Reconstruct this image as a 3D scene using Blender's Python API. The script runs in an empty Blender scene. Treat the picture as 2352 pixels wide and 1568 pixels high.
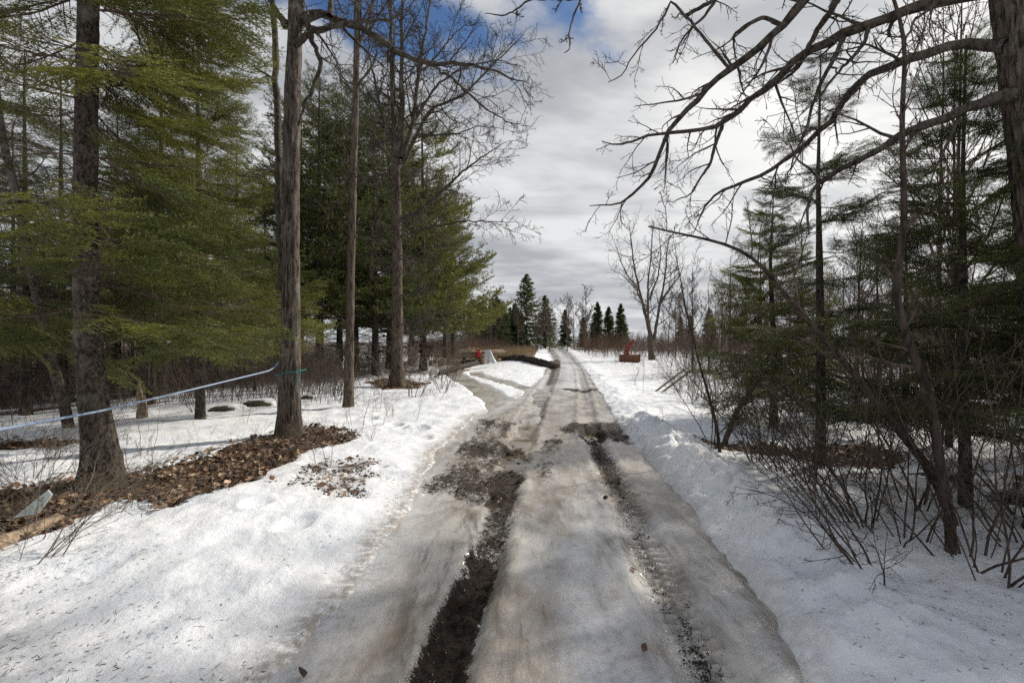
import bpy, math, numpy as np
from mathutils import Vector, Matrix

# ------------------------------------------------------------------ camera, sky, sun, exposure
SC = bpy.context.scene
COL = SC.collection
S, CAMZ = 1111.7, 1.8            # photo focal length (in 2352-px units) and eye height
cd = bpy.data.cameras.new("camera"); cam = bpy.data.objects.new("camera", cd); COL.objects.link(cam)
cam.location = (0, 0, CAMZ); cam.rotation_euler = (math.radians(90), 0, 0)
cd.sensor_width = 36; cd.lens = 17.02; cd.clip_start = 0.05; cd.clip_end = 2000
SC.camera = cam
SUN_AZ, SUN_EL = math.radians(54), math.radians(35)
sdir = Vector((math.sin(SUN_AZ)*math.cos(SUN_EL), math.cos(SUN_AZ)*math.cos(SUN_EL), math.sin(SUN_EL)))
sl = bpy.data.lights.new("sun", 'SUN'); sl.energy = 5.0; sl.angle = math.radians(1.6); sl.color = (1.0, 0.93, 0.82)
so = bpy.data.objects.new("sun", sl); COL.objects.link(so); so.rotation_euler = sdir.to_track_quat('Z', 'Y').to_euler()
so.location = (20, 25, 30)
SC.view_settings.view_transform = 'Standard'; SC.view_settings.look = 'None'
SC.view_settings.exposure = -0.12; SC.view_settings.gamma = 1.0
SC.cycles.use_denoising = False; SC.cycles.sample_clamp_indirect = 3.0; SC.cycles.sample_clamp_direct = 12.0
SC.cycles.adaptive_threshold = 0.015
SC.cycles.max_bounces = 4; SC.cycles.diffuse_bounces = 2; SC.cycles.glossy_bounces = 2
SC.cycles.transmission_bounces = 3; SC.cycles.transparent_max_bounces = 4

class NT:
    def __init__(s, tree): s.t = tree; s.n = tree.nodes; s.l = tree.links
    def add(s, typ, _in=None, **kw):
        nd = s.n.new(typ)
        for k, v in kw.items(): setattr(nd, k, v)
        for k, v in (_in or {}).items():
            sock = nd.inputs[k]
            if hasattr(v, 'is_linked') or isinstance(v, bpy.types.NodeSocket): s.l.new(v, sock)
            else: sock.default_value = v
        return nd
    def math(s, op, a, b=0.0, c=0.0, clamp=False):
        return s.add('ShaderNodeMath', {0: a, 1: b, 2: c}, operation=op, use_clamp=clamp).outputs[0]
    def noise(s, vec, scale, detail=4.0, rough=0.55, dist=0.0):
        return s.add('ShaderNodeTexNoise', {'Vector': vec, 'Scale': scale, 'Detail': detail, 'Roughness': rough, 'Distortion': dist}).outputs['Fac']
    def ss(s, v, a, b, lo=0.0, hi=1.0):
        return s.add('ShaderNodeMapRange', {'Value': v, 'From Min': a, 'From Max': b, 'To Min': lo, 'To Max': hi}, interpolation_type='SMOOTHSTEP').outputs[0]
    def mix(s, f, a, b, blend='MIX'):
        nd = s.n.new('ShaderNodeMix'); nd.data_type = 'RGBA'; nd.blend_type = blend
        for i, v in ((0, f), (6, a), (7, b)):
            if isinstance(v, bpy.types.NodeSocket): s.l.new(v, nd.inputs[i])
            else: nd.inputs[i].default_value = v if i == 0 else (*v, 1.0)[:4]
        return nd.outputs[2]
    def vmath(s, op, a, b=(0, 0, 0)):
        return s.add('ShaderNodeVectorMath', {0: a, 1: b}, operation=op).outputs[0]

def make_world():
    w = bpy.data.worlds.new("World"); SC.world = w; w.use_nodes = True
    t = NT(w.node_tree); t.n.clear()
    out = t.add('ShaderNodeOutputWorld'); bg = t.add('ShaderNodeBackground', {'Strength': 0.1})
    t.l.new(bg.outputs[0], out.inputs[0])
    sky = t.add('ShaderNodeTexSky', sky_type='NISHITA', sun_disc=False, sun_elevation=SUN_EL, sun_rotation=SUN_AZ)
    d = t.add('ShaderNodeTexCoord').outputs['Generated']
    sx = t.add('ShaderNodeSeparateXYZ', {0: d})
    z = t.math('MAXIMUM', sx.outputs[2], 0.0)
    zz = t.math('ADD', z, 0.16)
    p = t.add('ShaderNodeCombineXYZ', {0: t.math('DIVIDE', sx.outputs[0], zz), 1: t.math('DIVIDE', sx.outputs[1], zz), 2: 0.0}).outputs[0]
    p1 = t.vmath('ADD', p, (3.1, 7.4, 0.0))
    cov = t.noise(p1, 1.15, 9.0, 0.55, 0.25)
    # gaps open towards the zenith, the deck closes towards the horizon
    cov2 = t.math('ADD', cov, t.math('ADD', t.math('MULTIPLY', t.ss(z, 0.36, 0.62), -0.10), t.math('MULTIPLY', t.ss(z, 0.45, 0.0), 0.10)))
    mask = t.ss(cov2, 0.318, 0.405)
    n2 = t.noise(t.vmath('MULTIPLY', p1, (0.8, 1.5, 1.0)), 1.5, 8.0, 0.55, 0.15)
    sun = t.add('ShaderNodeVectorMath', {0: d, 1: tuple(sdir)}, operation='DOT_PRODUCT').outputs['Value']
    glow = t.ss(sun, 0.74, 0.98)
    n3 = t.noise(t.vmath('ADD', p1, (9.0, 2.0, 0.0)), 0.55, 5.0, 0.5)
    sh = t.math('ADD', t.math('ADD', t.ss(n2, 0.34, 0.70), t.ss(n3, 0.36, 0.66, -0.25, 0.35)), t.math('MULTIPLY', glow, 0.55))
    cl = t.mix(t.math('MINIMUM', sh, 1.0), (4.7, 4.9, 5.25), (8.8, 8.9, 9.0))
    cl = t.mix(t.math('MULTIPLY', glow, t.ss(n2, 0.34, 0.58)), cl, (11.5, 11.4, 11.0))
    blue = t.mix(1.0, sky.outputs[0], (0.55, 0.75, 1.0), 'MULTIPLY')
    t.l.new(t.mix(mask, blue, cl), bg.inputs[0])
make_world()

# ------------------------------------------------------------------ maths
def P(px, py, d): return np.array([(px-1176)/S*d, d, CAMZ-(py-784)/S*d])
def G(px, py):
    d = CAMZ*S/(py-784); return np.array([(px-1176)/S*d, d])
C6 = lambda x, y: (1347.5+x*.42964, y*.42964)
C7 = lambda x, y: (1470+x*.42962, 612.5+y*.42962)
C3 = lambda x, y: (612.5+x*.3907, y*.3907)
C4 = lambda x, y: (673.75+x*.2734, 551.25+y*.2734)
C2 = lambda x, y: (x*.3907, 551+y*.3907)
def sstep(a, b, x):
    t = np.clip((x-a)/(b-a), 0, 1); return t*t*(3-2*t)
def _h(i, j, k, seed):
    n = (i.astype(np.int64)*374761393 + j.astype(np.int64)*668265263 + k.astype(np.int64)*2147483647 + seed*974711) & 0x7fffffff
    n = ((n ^ (n >> 13))*1274126177) & 0x7fffffff
    return ((n ^ (n >> 16)) & 0xffff)/65535.0
def vn3(x, y, z, seed=0):
    x, y, z = np.broadcast_arrays(np.asarray(x, float), np.asarray(y, float), np.asarray(z, float))
    xi, yi, zi = np.floor(x), np.floor(y), np.floor(z)
    fx, fy, fz = x-xi, y-yi, z-zi
    fx, fy, fz = (f*f*(3-2*f) for f in (fx, fy, fz))
    r = 0
    for a in (0, 1):
        for b in (0, 1):
            for c in (0, 1):
                r = r + _h(xi+a, yi+b, zi+c, seed)*(fx if a else 1-fx)*(fy if b else 1-fy)*(fz if c else 1-fz)
    return r
def vn2(x, y, seed=0):
    x = np.asarray(x, float); y = np.asarray(y, float)
    xi, yi = np.floor(x), np.floor(y); fx, fy = x-xi, y-yi
    fx, fy = fx*fx*(3-2*fx), fy*fy*(3-2*fy); k = np.zeros_like(xi)
    return (_h(xi, yi, k, seed)*(1-fx)*(1-fy)+_h(xi+1, yi, k, seed)*fx*(1-fy)
            + _h(xi, yi+1, k, seed)*(1-fx)*fy+_h(xi+1, yi+1, k, seed)*fx*fy)
def fbm2(x, y, o=4, seed=0):
    s, a, t = 0, 0.5, 0
    for i in range(o):
        s = s+a*vn2(x*2**i, y*2**i, seed+i*17); t += a; a *= .5
    return s/t-0.5
def unit(v): return v/np.maximum(np.linalg.norm(v, axis=-1, keepdims=True), 1e-9)
def polydist(x, y, pts):
    """distance to a polyline and the parameter (0..1 by index) of the nearest point"""
    pts = np.asarray(pts, float); best = np.full(np.shape(x), 1e9); par = np.zeros(np.shape(x))
    for i in range(len(pts)-1):
        a, b = pts[i][:2], pts[i+1][:2]; ab = b-a
        t = np.clip(((x-a[0])*ab[0]+(y-a[1])*ab[1])/max(ab@ab, 1e-9), 0, 1)
        d = np.hypot(x-a[0]-t*ab[0], y-a[1]-t*ab[1]); m = d < best
        best = np.where(m, d, best); par = np.where(m, (i+t)/(len(pts)-1), par)
    return best, par
def polysdf(x, y, pts):
    """signed distance to a polygon, positive inside"""
    pts = np.asarray(pts, float); q = np.vstack([pts, pts[:1]]); d, _ = polydist(x, y, q)
    ins = np.zeros(np.shape(x), bool)
    for i in range(len(pts)):
        (x1, y1), (x2, y2) = q[i], q[i+1]
        c = ((y1 > y) != (y2 > y)) & (x < (x2-x1)*(y-y1)/(y2-y1+1e-12)+x1); ins ^= c
    return np.where(ins, d, -d)
def resample(pts, n, smooth=2):
    pts = np.asarray(pts, float); L = np.r_[0, np.cumsum(np.linalg.norm(np.diff(pts, axis=0), axis=1))]
    t = np.linspace(0, L[-1], n); q = np.stack([np.interp(t, L, pts[:, i]) for i in range(3)], 1)
    for _ in range(smooth):
        q[1:-1] = .25*q[:-2]+.5*q[1:-1]+.25*q[2:]
    return q

# ------------------------------------------------------------------ mesh building
class MB:
    def __init__(s): s.V = []; s.F = {3: [], 4: []}; s.M = {3: [], 4: []}; s.n = 0
    def add(s, V, F, m=0):
        V = np.asarray(V, float).reshape(-1, 3); F = np.asarray(F, np.int64)
        if len(F) == 0: return s
        s.V.append(V); k = F.shape[1]; s.F[k].append(F+s.n); s.M[k].append(np.full(len(F), m)); s.n += len(V); return s
    def tubes(s, Pn, R, sides, m=0, cap=False): V, F = tubes(Pn, R, sides); s.add(V, F, m); return s
    def xform(s, M):
        A = np.array(M); return [v@A[:3, :3].T+A[:3, 3] for v in s.V]
    def mesh(s, name, mats, smooth=True, attr=None):
        me = bpy.data.meshes.new(name); V = np.concatenate(s.V)
        Fs = [np.concatenate(s.F[k]) for k in (3, 4) if s.F[k]]; Ms = [np.concatenate(s.M[k]) for k in (3, 4) if s.M[k]]
        lt = np.concatenate([np.full(len(f), f.shape[1]) for f in Fs]); lv = np.concatenate([f.ravel() for f in Fs])
        me.vertices.add(len(V)); me.vertices.foreach_set('co', V.astype(np.float32).ravel())
        me.loops.add(len(lv)); me.loops.foreach_set('vertex_index', lv.astype(np.int32))
        me.polygons.add(len(lt)); me.polygons.foreach_set('loop_start', np.r_[0, np.cumsum(lt)[:-1]].astype(np.int32))
        for m in mats: me.materials.append(m)
        me.polygons.foreach_set('material_index', np.concatenate(Ms).astype(np.int32))
        me.polygons.foreach_set('use_smooth', np.full(len(lt), smooth))
        if attr is not None:
            for an, av in attr.items():
                a = me.attributes.new(an, 'FLOAT_COLOR', 'POINT'); a.data.foreach_set('color', av.astype(np.float32).ravel())
        me.update(calc_edges=True); return me
    def obj(s, name, mats, parent=None, smooth=True, **kw):
        return link(name, s.mesh(name, mats if isinstance(mats, (list, tuple)) else [mats], smooth), parent, **kw)
def link(name, data, parent=None, loc=None, rot=None, scale=None, label=None, cat=None, group=None, kind=None):
    o = bpy.data.objects.new(name, data); COL.objects.link(o)
    if parent is not None: o.parent = parent
    if loc is not None: o.location = tuple(float(v) for v in loc)
    if rot is not None: o.rotation_euler = tuple(float(v) for v in rot)
    if scale is not None: o.scale = (scale,)*3 if np.isscalar(scale) else tuple(scale)
    if label: o['label'] = label
    if cat: o['category'] = cat
    if group: o['group'] = group
    if kind: o['kind'] = kind
    return o
def copy_tree(src, loc, rz=0.0, scale=1.0, label=None, group=None, tilt=(0, 0)):
    r = src.copy(); COL.objects.link(r); r.location = tuple(float(v) for v in loc); r.rotation_euler = (tilt[0], tilt[1], float(rz))
    r.scale = (scale,)*3 if np.isscalar(scale) else tuple(scale)
    if label: r['label'] = label
    if group: r['group'] = group
    for ch in src.children:
        c = ch.copy(); COL.objects.link(c); c.parent = r
    return r
def tubes(Pn, R, sides):
    Pn = np.asarray(Pn, float); R = np.asarray(R, float)
    if Pn.ndim == 2: Pn = Pn[None]; R = R[None]
    B, n, _ = Pn.shape
    T = unit(np.gradient(Pn, axis=1)); ch = unit(Pn[:, -1]-Pn[:, 0]+1e-9)
    ref = np.zeros((B, 3)); ref[np.arange(B), np.abs(ch).argmin(1)] = 1
    u = unit(np.cross(T, ref[:, None, :])); v = np.cross(T, u)
    a = np.arange(sides)/sides*2*np.pi
    V = Pn[:, :, None, :]+R[:, :, None, None]*(np.cos(a)[:, None]*u[:, :, None, :]+np.sin(a)[:, None]*v[:, :, None, :])
    i = np.arange(n-1)[:, None]*sides; j = np.arange(sides)[None, :]; j2 = (j+1) % sides
    f = np.stack([i+j, i+j2, i+sides+j2, i+sides+j], -1).reshape(-1, 4)
    F = (np.arange(B)[:, None, None]*n*sides+f[None]).reshape(-1, 4)
    return V.reshape(-1, 3), F
def grow(Pn, R, k, rng, t=(.2, 1.), ang=(30, 65), ln=(.3, .5), m=5, wig=.15, up=.0, rr=.6, rmin=.002, taper=.5, absl=None, flat=0.0, keep=None):
    """k children on every parent polyline of the batch"""
    B, n, _ = Pn.shape
    tt = t[0]+(t[1]-t[0])*(np.arange(k)[None]+rng.random((B, k)))/k
    f = np.clip(tt*(n-1), 0, n-1.001); i = f.astype(int); fr = (f-i)[..., None]; b = np.arange(B)[:, None]
    p0 = Pn[b, i]*(1-fr)+Pn[b, i+1]*fr; T = unit(Pn[b, i+1]-Pn[b, i]); r0 = R[b, i]*(1-fr[..., 0])+R[b, i+1]*fr[..., 0]
    Lp = np.linalg.norm(np.diff(Pn, axis=1), axis=2).sum(1)[:, None]
    q = rng.normal(size=(B, k, 3)); q[..., 2] *= (1-flat); pp = unit(q-(q*T).sum(-1, keepdims=True)*T)
    a = np.radians(rng.uniform(*ang, (B, k)))[..., None]
    d = np.cos(a)*T+np.sin(a)*pp
    L = (rng.uniform(*ln, (B, k))*(absl if absl else Lp))*(1-taper*tt)
    p0, d, L, r0 = p0.reshape(-1, 3), d.reshape(-1, 3), L.reshape(-1, 1), r0.reshape(-1)
    if keep is not None:
        s = rng.random(len(p0)) < keep; p0, d, L, r0 = p0[s], d[s], L[s], r0[s]
    out = [p0]
    for _ in range(m-1):
        d = unit(d+wig*rng.normal(size=d.shape)+np.array([0, 0, up])); out.append(out[-1]+d*L/(m-1))
    Pc = np.stack(out, 1); ra = np.maximum(r0*rr, rmin*1.2)
    Rc = ra[:, None]*(1-np.linspace(0, 1, m))[None]+rmin*np.linspace(0, 1, m)[None]
    return Pc, Rc
def bark_trunk(path, rad, sides, rings, seed, af=5.0, zf=1.5, amp=.12, flare=0.0, flh=.35, lump=.05):
    """a trunk skin with furrowed bark in the geometry"""
    path = np.asarray(path, float); q = resample(path, rings, 3)
    L = np.r_[0, np.cumsum(np.linalg.norm(np.diff(q, axis=0), axis=1))]
    rz = np.interp(L/L[-1], np.linspace(0, 1, len(rad)), rad)
    a = np.arange(sides)/sides*2*np.pi; A, Z = np.meshgrid(a, L)
    tw = Z*.25
    ca, sa = np.cos(A+tw), np.sin(A+tw)
    f = np.abs(vn3(ca*af, sa*af, Z*zf, seed)-.5)*2; f2 = vn3(ca*af*2.3, sa*af*2.3, Z*zf*3, seed+5)-.5
    lo = vn3(ca*1.1, sa*1.1, Z*.8, seed+9)-.5
    disp = 1+amp*(np.minimum(f*2.2, 1)-.7)+amp*.6*f2+lump*2*lo
    if flare:
        rootn = .5+vn3(np.cos(A)*1.7, np.sin(A)*1.7, 0*Z, seed+3); disp += flare*np.exp(-Z/flh)*rootn
    r = rz[:, None]*disp
    T = unit(np.gradient(q, axis=0)); u = unit(np.cross(np.array([0, 1., 0]), T)); v = np.cross(T, u)
    V = q[:, None]+r[..., None]*(np.cos(A)[..., None]*u[:, None]+np.sin(A)[..., None]*v[:, None])
    i = np.arange(rings-1)[:, None]*sides; j = np.arange(sides)[None]; j2 = (j+1) % sides
    F = np.stack([i+j, i+j2, i+sides+j2, i+sides+j], -1).reshape(-1, 4)
    return V.reshape(-1, 3), F, q, rz

# ------------------------------------------------------------------ materials
def new_mat(name):
    m = bpy.data.materials.new(name); m.use_nodes = True; t = NT(m.node_tree)
    b = t.n['Principled BSDF']; return m, t, b
def bark_mat(name, c1, c2, c3, scale=9.0, stretch=(1, 1, .22), lichen=0.35, bump=.5, moss=0.0):
    m, t, b = new_mat(name)
    co = t.add('ShaderNodeTexCoord').outputs['Object']; v = t.vmath('MULTIPLY', co, stretch)
    n1 = t.noise(v, scale, 6, .65, .6); n2 = t.noise(co, 3.1, 5, .6); n3 = t.noise(v, scale*3.3, 4, .7)
    col = t.mix(t.ss(n1, .36, .62), c1, c2)
    col = t.mix(t.math('MULTIPLY', t.ss(n2, .52, .68), lichen), col, c3)
    if moss:
        sz = t.add('ShaderNodeSeparateXYZ', {0: co}).outputs[2]
        mm = t.math('MULTIPLY', t.ss(sz, .5, .0), t.ss(t.noise(co, 6.0), .42, .6))
        col = t.mix(t.math('MULTIPLY', mm, moss), col, (.055, .07, .018))
    t.l.new(col, b.inputs['Base Color']); b.inputs['Roughness'].default_value = .9; b.inputs['Specular IOR Level'].default_value = .2
    h = t.math('ADD', n1, t.math('MULTIPLY', n3, .5))
    bp = t.add('ShaderNodeBump', {'Height': h, 'Strength': bump, 'Distance': .03}); t.l.new(bp.outputs[0], b.inputs['Normal'])
    return m
def plain_mat(name, c, rough=.8, var=.25, scale=6.0, metal=0.0, spec=.3, bump=0.0):
    m, t, b = new_mat(name); co = t.add('ShaderNodeTexCoord').outputs['Object']
    n = t.noise(co, scale, 5, .6); lo = tuple(x*(1-var) for x in c); hi = tuple(min(x*(1+var), .95) for x in c)
    t.l.new(t.mix(t.ss(n, .3, .7), lo, hi), b.inputs['Base Color']); b.inputs['Roughness'].default_value = rough
    b.inputs['Metallic'].default_value = metal; b.inputs['Specular IOR Level'].default_value = spec
    if bump:
        bp = t.add('ShaderNodeBump', {'Height': n, 'Strength': bump, 'Distance': .02}); t.l.new(bp.outputs[0], b.inputs['Normal'])
    return m
def needle_mat(name, c1, c2, trans=.22):
    m, t, b = new_mat(name)
    pos = t.add('ShaderNodeNewGeometry').outputs['Position']; rnd = t.add('ShaderNodeObjectInfo').outputs['Random']
    f = t.math('ADD', t.math('MULTIPLY', t.noise(pos, 1.9, 4, .6), .8), t.math('MULTIPLY', rnd, .35))
    col = t.mix(t.ss(f, .32, .85), c1, c2)
    t.l.new(col, b.inputs['Base Color']); b.inputs['Roughness'].default_value = .5; b.inputs['Specular IOR Level'].default_value = .4
    tr = t.add('ShaderNodeBsdfTranslucent', {'Color': t.mix(1.0, col, (1.1, 1.15, .5), 'MULTIPLY')})
    mx = t.add('ShaderNodeMixShader', {0: trans, 1: b.outputs[0], 2: tr.outputs[0]})
    t.l.new(mx.outputs[0], t.n['Material Output'].inputs[0]); return m
M_SPRUCEBARK = bark_mat('spruce_bark', (.016, .013, .01), (.105, .086, .07), (.2, .182, .155), 26, (1, 1, .6), .55, .6, .5)
M_MAPLEBARK = bark_mat('maple_bark', (.02, .016, .013), (.16, .132, .108), (.28, .255, .225), 30, (1, 1, .14), .5, .7, .6)
M_ASHBARK = bark_mat('ash_bark', (.024, .018, .014), (.16, .127, .098), (.24, .21, .17), 30, (1, 1, .12), .3, .6, .3)
M_DARKBARK = bark_mat('dark_bark', (.02, .016, .014), (.085, .066, .052), (.13, .12, .1), 14, (1, 1, .2), .4, .5)
M_TWIG = bark_mat('twig_bark', (.045, .034, .027), (.14, .105, .08), (.2, .17, .14), 9, (1, 1, .4), .4, .2)
M_LIMB = bark_mat('limb_bark', (.03, .025, .02), (.105, .088, .072), (.19, .175, .15), 22, (1, 1, .5), .5, .6)
M_REDTWIG = bark_mat('red_twig_bark', (.075, .05, .037), (.17, .112, .08), (.2, .15, .11), 5, (1, 1, .4), .4, .2)
M_DEADTWIG = bark_mat('dead_twig', (.07, .055, .042), (.19, .155, .12), (.26, .23, .19), 6, (1, 1, 1), .4, .2)
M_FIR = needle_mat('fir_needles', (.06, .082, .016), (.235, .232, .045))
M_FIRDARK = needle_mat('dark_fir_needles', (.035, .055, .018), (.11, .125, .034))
M_PINE = needle_mat('pine_needles', (.065, .088, .022), (.21, .205, .055))
M_FAR = needle_mat('far_needles', (.05, .072, .038), (.11, .13, .06), .3)

def snow_mat():
    m, t, b = new_mat('old_snow')
    co = t.add('ShaderNodeTexCoord').outputs['Object']
    at = t.add('ShaderNodeAttribute', attribute_name='mask'); sp = t.add('ShaderNodeSeparateColor', {0: at.outputs['Color']})
    lit, dirt, ice = sp.outputs[0], sp.outputs[1], sp.outputs[2]
    n1 = t.noise(co, 1.1, 5, .6); n2 = t.noise(co, 14, 6, .65); n3 = t.noise(co, 60, 4, .7); n4 = t.noise(co, 4.2, 6, .65)
    snow = t.mix(t.ss(n1, .35, .65), (.74, .77, .81), (.84, .85, .86))
    snow = t.mix(t.ss(n4, .56, .74), snow, (.64, .65, .665))
    # bits of bark and needle dust lying on the surface
    speck = t.math('MULTIPLY', t.ss(n3, .62, .70), t.ss(n2, .47, .60))
    snow = t.mix(t.math('MULTIPLY', speck, t.ss(t.math('ADD', dirt, t.math('MULTIPLY', n1, .4)), .2, .6, .12, .85)), snow, (.10, .08, .06))
    snow = t.mix(t.math('MULTIPLY', ice, t.ss(n4, .3, .6, .55, 1.0)), snow, (.47, .46, .44))
    snow = t.mix(t.math('MULTIPLY', t.math('MULTIPLY', dirt, t.ss(n2, .3, .6)), .8), snow, (.27, .22, .17))
    soil = t.mix(t.ss(n2, .35, .65), (.035, .022, .013), (.12, .07, .04))
    lm = t.ss(t.math('ADD', lit, t.math('MULTIPLY', t.math('SUBTRACT', n2, .5), .5)), .36, .62)
    col = t.mix(lm, snow, soil)
    t.l.new(col, b.inputs['Base Color'])
    rg = t.math('SUBTRACT', .62, t.math('MULTIPLY', ice, .3)); t.l.new(t.mix(lm, t.add('ShaderNodeCombineColor', {0: rg, 1: rg, 2: rg}).outputs[0], (.9, .9, .9)), b.inputs['Roughness'])
    b.inputs['Specular IOR Level'].default_value = .35
    h = t.math('ADD', t.math('MULTIPLY', n2, .6), t.math('ADD', t.math('MULTIPLY', n3, .13), t.math('MULTIPLY', n4, .9)))
    bp = t.add('ShaderNodeBump', {'Height': h, 'Strength': .55, 'Distance': .06}); t.l.new(bp.outputs[0], b.inputs['Normal'])
    return m
def road_mat():
    m, t, b = new_mat('icy_mud_road')
    co = t.add('ShaderNodeTexCoord').outputs['Object']
    at = t.add('ShaderNodeAttribute', attribute_name='mask'); sp = t.add('ShaderNodeSeparateColor', {0: at.outputs['Color']})
    mud, brown, white = sp.outputs[0], sp.outputs[1], sp.outputs[2]
    st = t.vmath('MULTIPLY', co, (1, .4, 1))
    n1 = t.noise(st, 1.6, 6, .6, .4); n2 = t.noise(co, 16, 6, .7); n3 = t.noise(co, 75, 5, .75); n4 = t.noise(st, 5.5, 6, .65, .3)
    ls = t.vmath('MULTIPLY', co, (1, .16, 1)); n5 = t.noise(ls, 3.4, 6, .65, .5); n6 = t.noise(ls, 12, 5, .7, .3)
    ice = t.mix(t.ss(n1, .38, .60), (.22, .192, .158), (.55, .525, .485))
    ice = t.mix(t.ss(n5, .50, .64), ice, (.16, .132, .1))
    ice = t.mix(t.math('MULTIPLY', t.ss(n6, .52, .66), .6), ice, (.115, .09, .066))
    ice = t.mix(t.math('MULTIPLY', t.ss(n4, .50, .66), .6), ice, (.19, .152, .112))
    ice = t.mix(t.math('MULTIPLY', brown, t.ss(n4, .3, .62, .35, 1.0)), ice, (.27, .21, .145))
    ice = t.mix(t.math('MULTIPLY', white, t.ss(n2, .3, .6, .5, 1.0)), ice, (.66, .675, .69))
    ice = t.mix(t.math('MULTIPLY', t.ss(n3, .60, .70), t.ss(n2, .42, .56, .1, .85)), ice, (.10, .075, .055))
    mudc = t.mix(t.ss(n2, .35, .62), (.009, .006, .004), (.05, .034, .022))
    mm = t.ss(t.math('ADD', mud, t.math('ADD', t.math('MULTIPLY', t.math('SUBTRACT', n2, .5), 1.3), t.math('MULTIPLY', t.math('SUBTRACT', n3, .5), 1.3))), .46, .62)
    col = t.mix(mm, ice, mudc)
    t.l.new(col, b.inputs['Base Color'])
    ro = t.ss(n4, .38, .62, .16, .42); ro = t.math('ADD', ro, t.math('MULTIPLY', mm, .3)); t.l.new(t.ss(mm, .1, .8, .5, .18), b.inputs['Specular IOR Level']); ro = t.math('ADD', ro, t.math('MULTIPLY', white, .2))
    t.l.new(ro, b.inputs['Roughness']); t.l.new(t.ss(mm, .1, .6, .3, .03), b.inputs['Coat Weight']); b.inputs['Coat Roughness'].default_value = .12; h = t.math('ADD', t.math('MULTIPLY', n2, t.math('ADD', .28, t.math('MULTIPLY', mm, .9))), t.math('MULTIPLY', n3, t.math('ADD', .14, t.math('MULTIPLY', mm, .45))))
    bp = t.add('ShaderNodeBump', {'Height': h, 'Strength': .75, 'Distance': .04}); t.l.new(bp.outputs[0], b.inputs['Normal'])
    return m
def water_mat(name, c, rough=.04):
    m, t, b = new_mat(name); co = t.add('ShaderNodeTexCoord').outputs['Object']
    b.inputs['Base Color'].default_value = (*c, 1); b.inputs['Roughness'].default_value = rough; b.inputs['IOR'].default_value = 1.33
    bp = t.add('ShaderNodeBump', {'Height': t.noise(co, 9, 3), 'Strength': .05, 'Distance': .02}); t.l.new(bp.outputs[0], b.inputs['Normal']); return m
M_SNOW, M_ROAD = snow_mat(), road_mat()
M_WATER = water_mat('brown_meltwater', (.16, .125, .075)); M_DARKWATER = water_mat('ditch_water', (.02, .018, .014))

# ------------------------------------------------------------------ ground shape
LRUT = np.array([(1.2, -.46), (2.55, -.38), (3.25, -.33), (3.9, -.24), (5.05, -.13), (6.8, 0), (9.3, .17), (14.7, .78), (23.3, 1.86), (35.7, 3.2), (55, 4.9), (95, 7.3), (160, 11)])
RRUT = np.array([(1.2, 1.02), (2.9, 1.1), (3.95, 1.15), (5.95, 1.31), (9.7, 1.55), (17.2, 2.6), (30, 4.2), (55, 6.6), (95, 9.3), (160, 13)])
LEDGE = np.array([(1.2, -1.55), (2.55, -1.32), (3.5, -1.2), (4.8, -1.18), (6.3, -1.2), (8.1, -1.25), (11.4, -.95), (13.5, -.3), (18, .6), (26, 1.7), (35.7, 2.8), (55, 4.4), (95, 6.7), (160, 10)])
REDGE = np.array([(1.2, 1.5), (2.55, 1.66), (3.5, 1.82), (5, 2.0), (7.5, 2.1), (10.2, 2.35), (17.2, 3.15), (35.7, 5.2), (55, 7.2), (95, 10.2), (160, 14)])
ip = lambda A, y: np.interp(y, A[:, 0], A[:, 1])
TRK1 = [G(*p) for p in ((1172, 955), (1158, 930), (1125, 905), (1080, 880), (1050, 866), (1040, 857), (1060, 850), (1100, 847))]
TRK2 = [G(*p) for p in ((1250, 905), (1215, 893), (1165, 880), (1120, 868), (1095, 861), (1090, 855))]
LITTER = [[G(*p) for p in poly] for poly in (
    ((-60, 1135), (100, 1118), (200, 1098), (330, 1092), (420, 1062), (520, 1030), (640, 998), (720, 982), (805, 1005), (800, 1028), (700, 1058), (610, 1102), (520, 1145), (375, 1185), (345, 1160), (250, 1165), (130, 1215), (-60, 1262)),
    ((835, 880), (880, 868), (985, 880), (960, 893), (880, 897)),
    ((1590, 1012), (1700, 1022), (1850, 1030), (1900, 1000), (2010, 1000), (2080, 1020), (2050, 1055), (1900, 1075), (1800, 1055), (1650, 1040)),
    ((2080, 930), (2250, 925), (2330, 950), (2200, 962)),
    ((-80, 1010), (120, 1005), (190, 1015), (120, 1030), (-80, 1040)))]
MUDSPOT = [[G(*p) for p in ((660, 1105), (740, 1080), (860, 1072), (880, 1095), (850, 1150), (780, 1165), (700, 1150), (650, 1130))],
           [G(*p) for p in ((900, 838), (1080, 842), (1090, 850), (1010, 862), (920, 866), (890, 852))]]
DENTS = [(*G(907, 980), .16, .07), (*G(925, 990), .15, .07), (*G(962, 989), .2, .09), (*G(972, 1009), .15, .05), (*G(850, 965), .16, .05), (*G(880, 972), .14, .04),
         (*G(2030, 1432), .16, .07), (*G(2070, 1460), .1, .04), (*G(2080, 1318), .12, .06), (*G(1760, 1195), .12, .05), (*G(1870, 1245), .11, .04), (*G(590, 1185), .12, .05), (*G(680, 1225), .15, .05),
         (*G(1470, 905), .35, .05), (*G(1440, 880), .35, .06), (*G(1450, 860), .35, .05), (*G(1930, 1240), .13, .05)]
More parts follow.
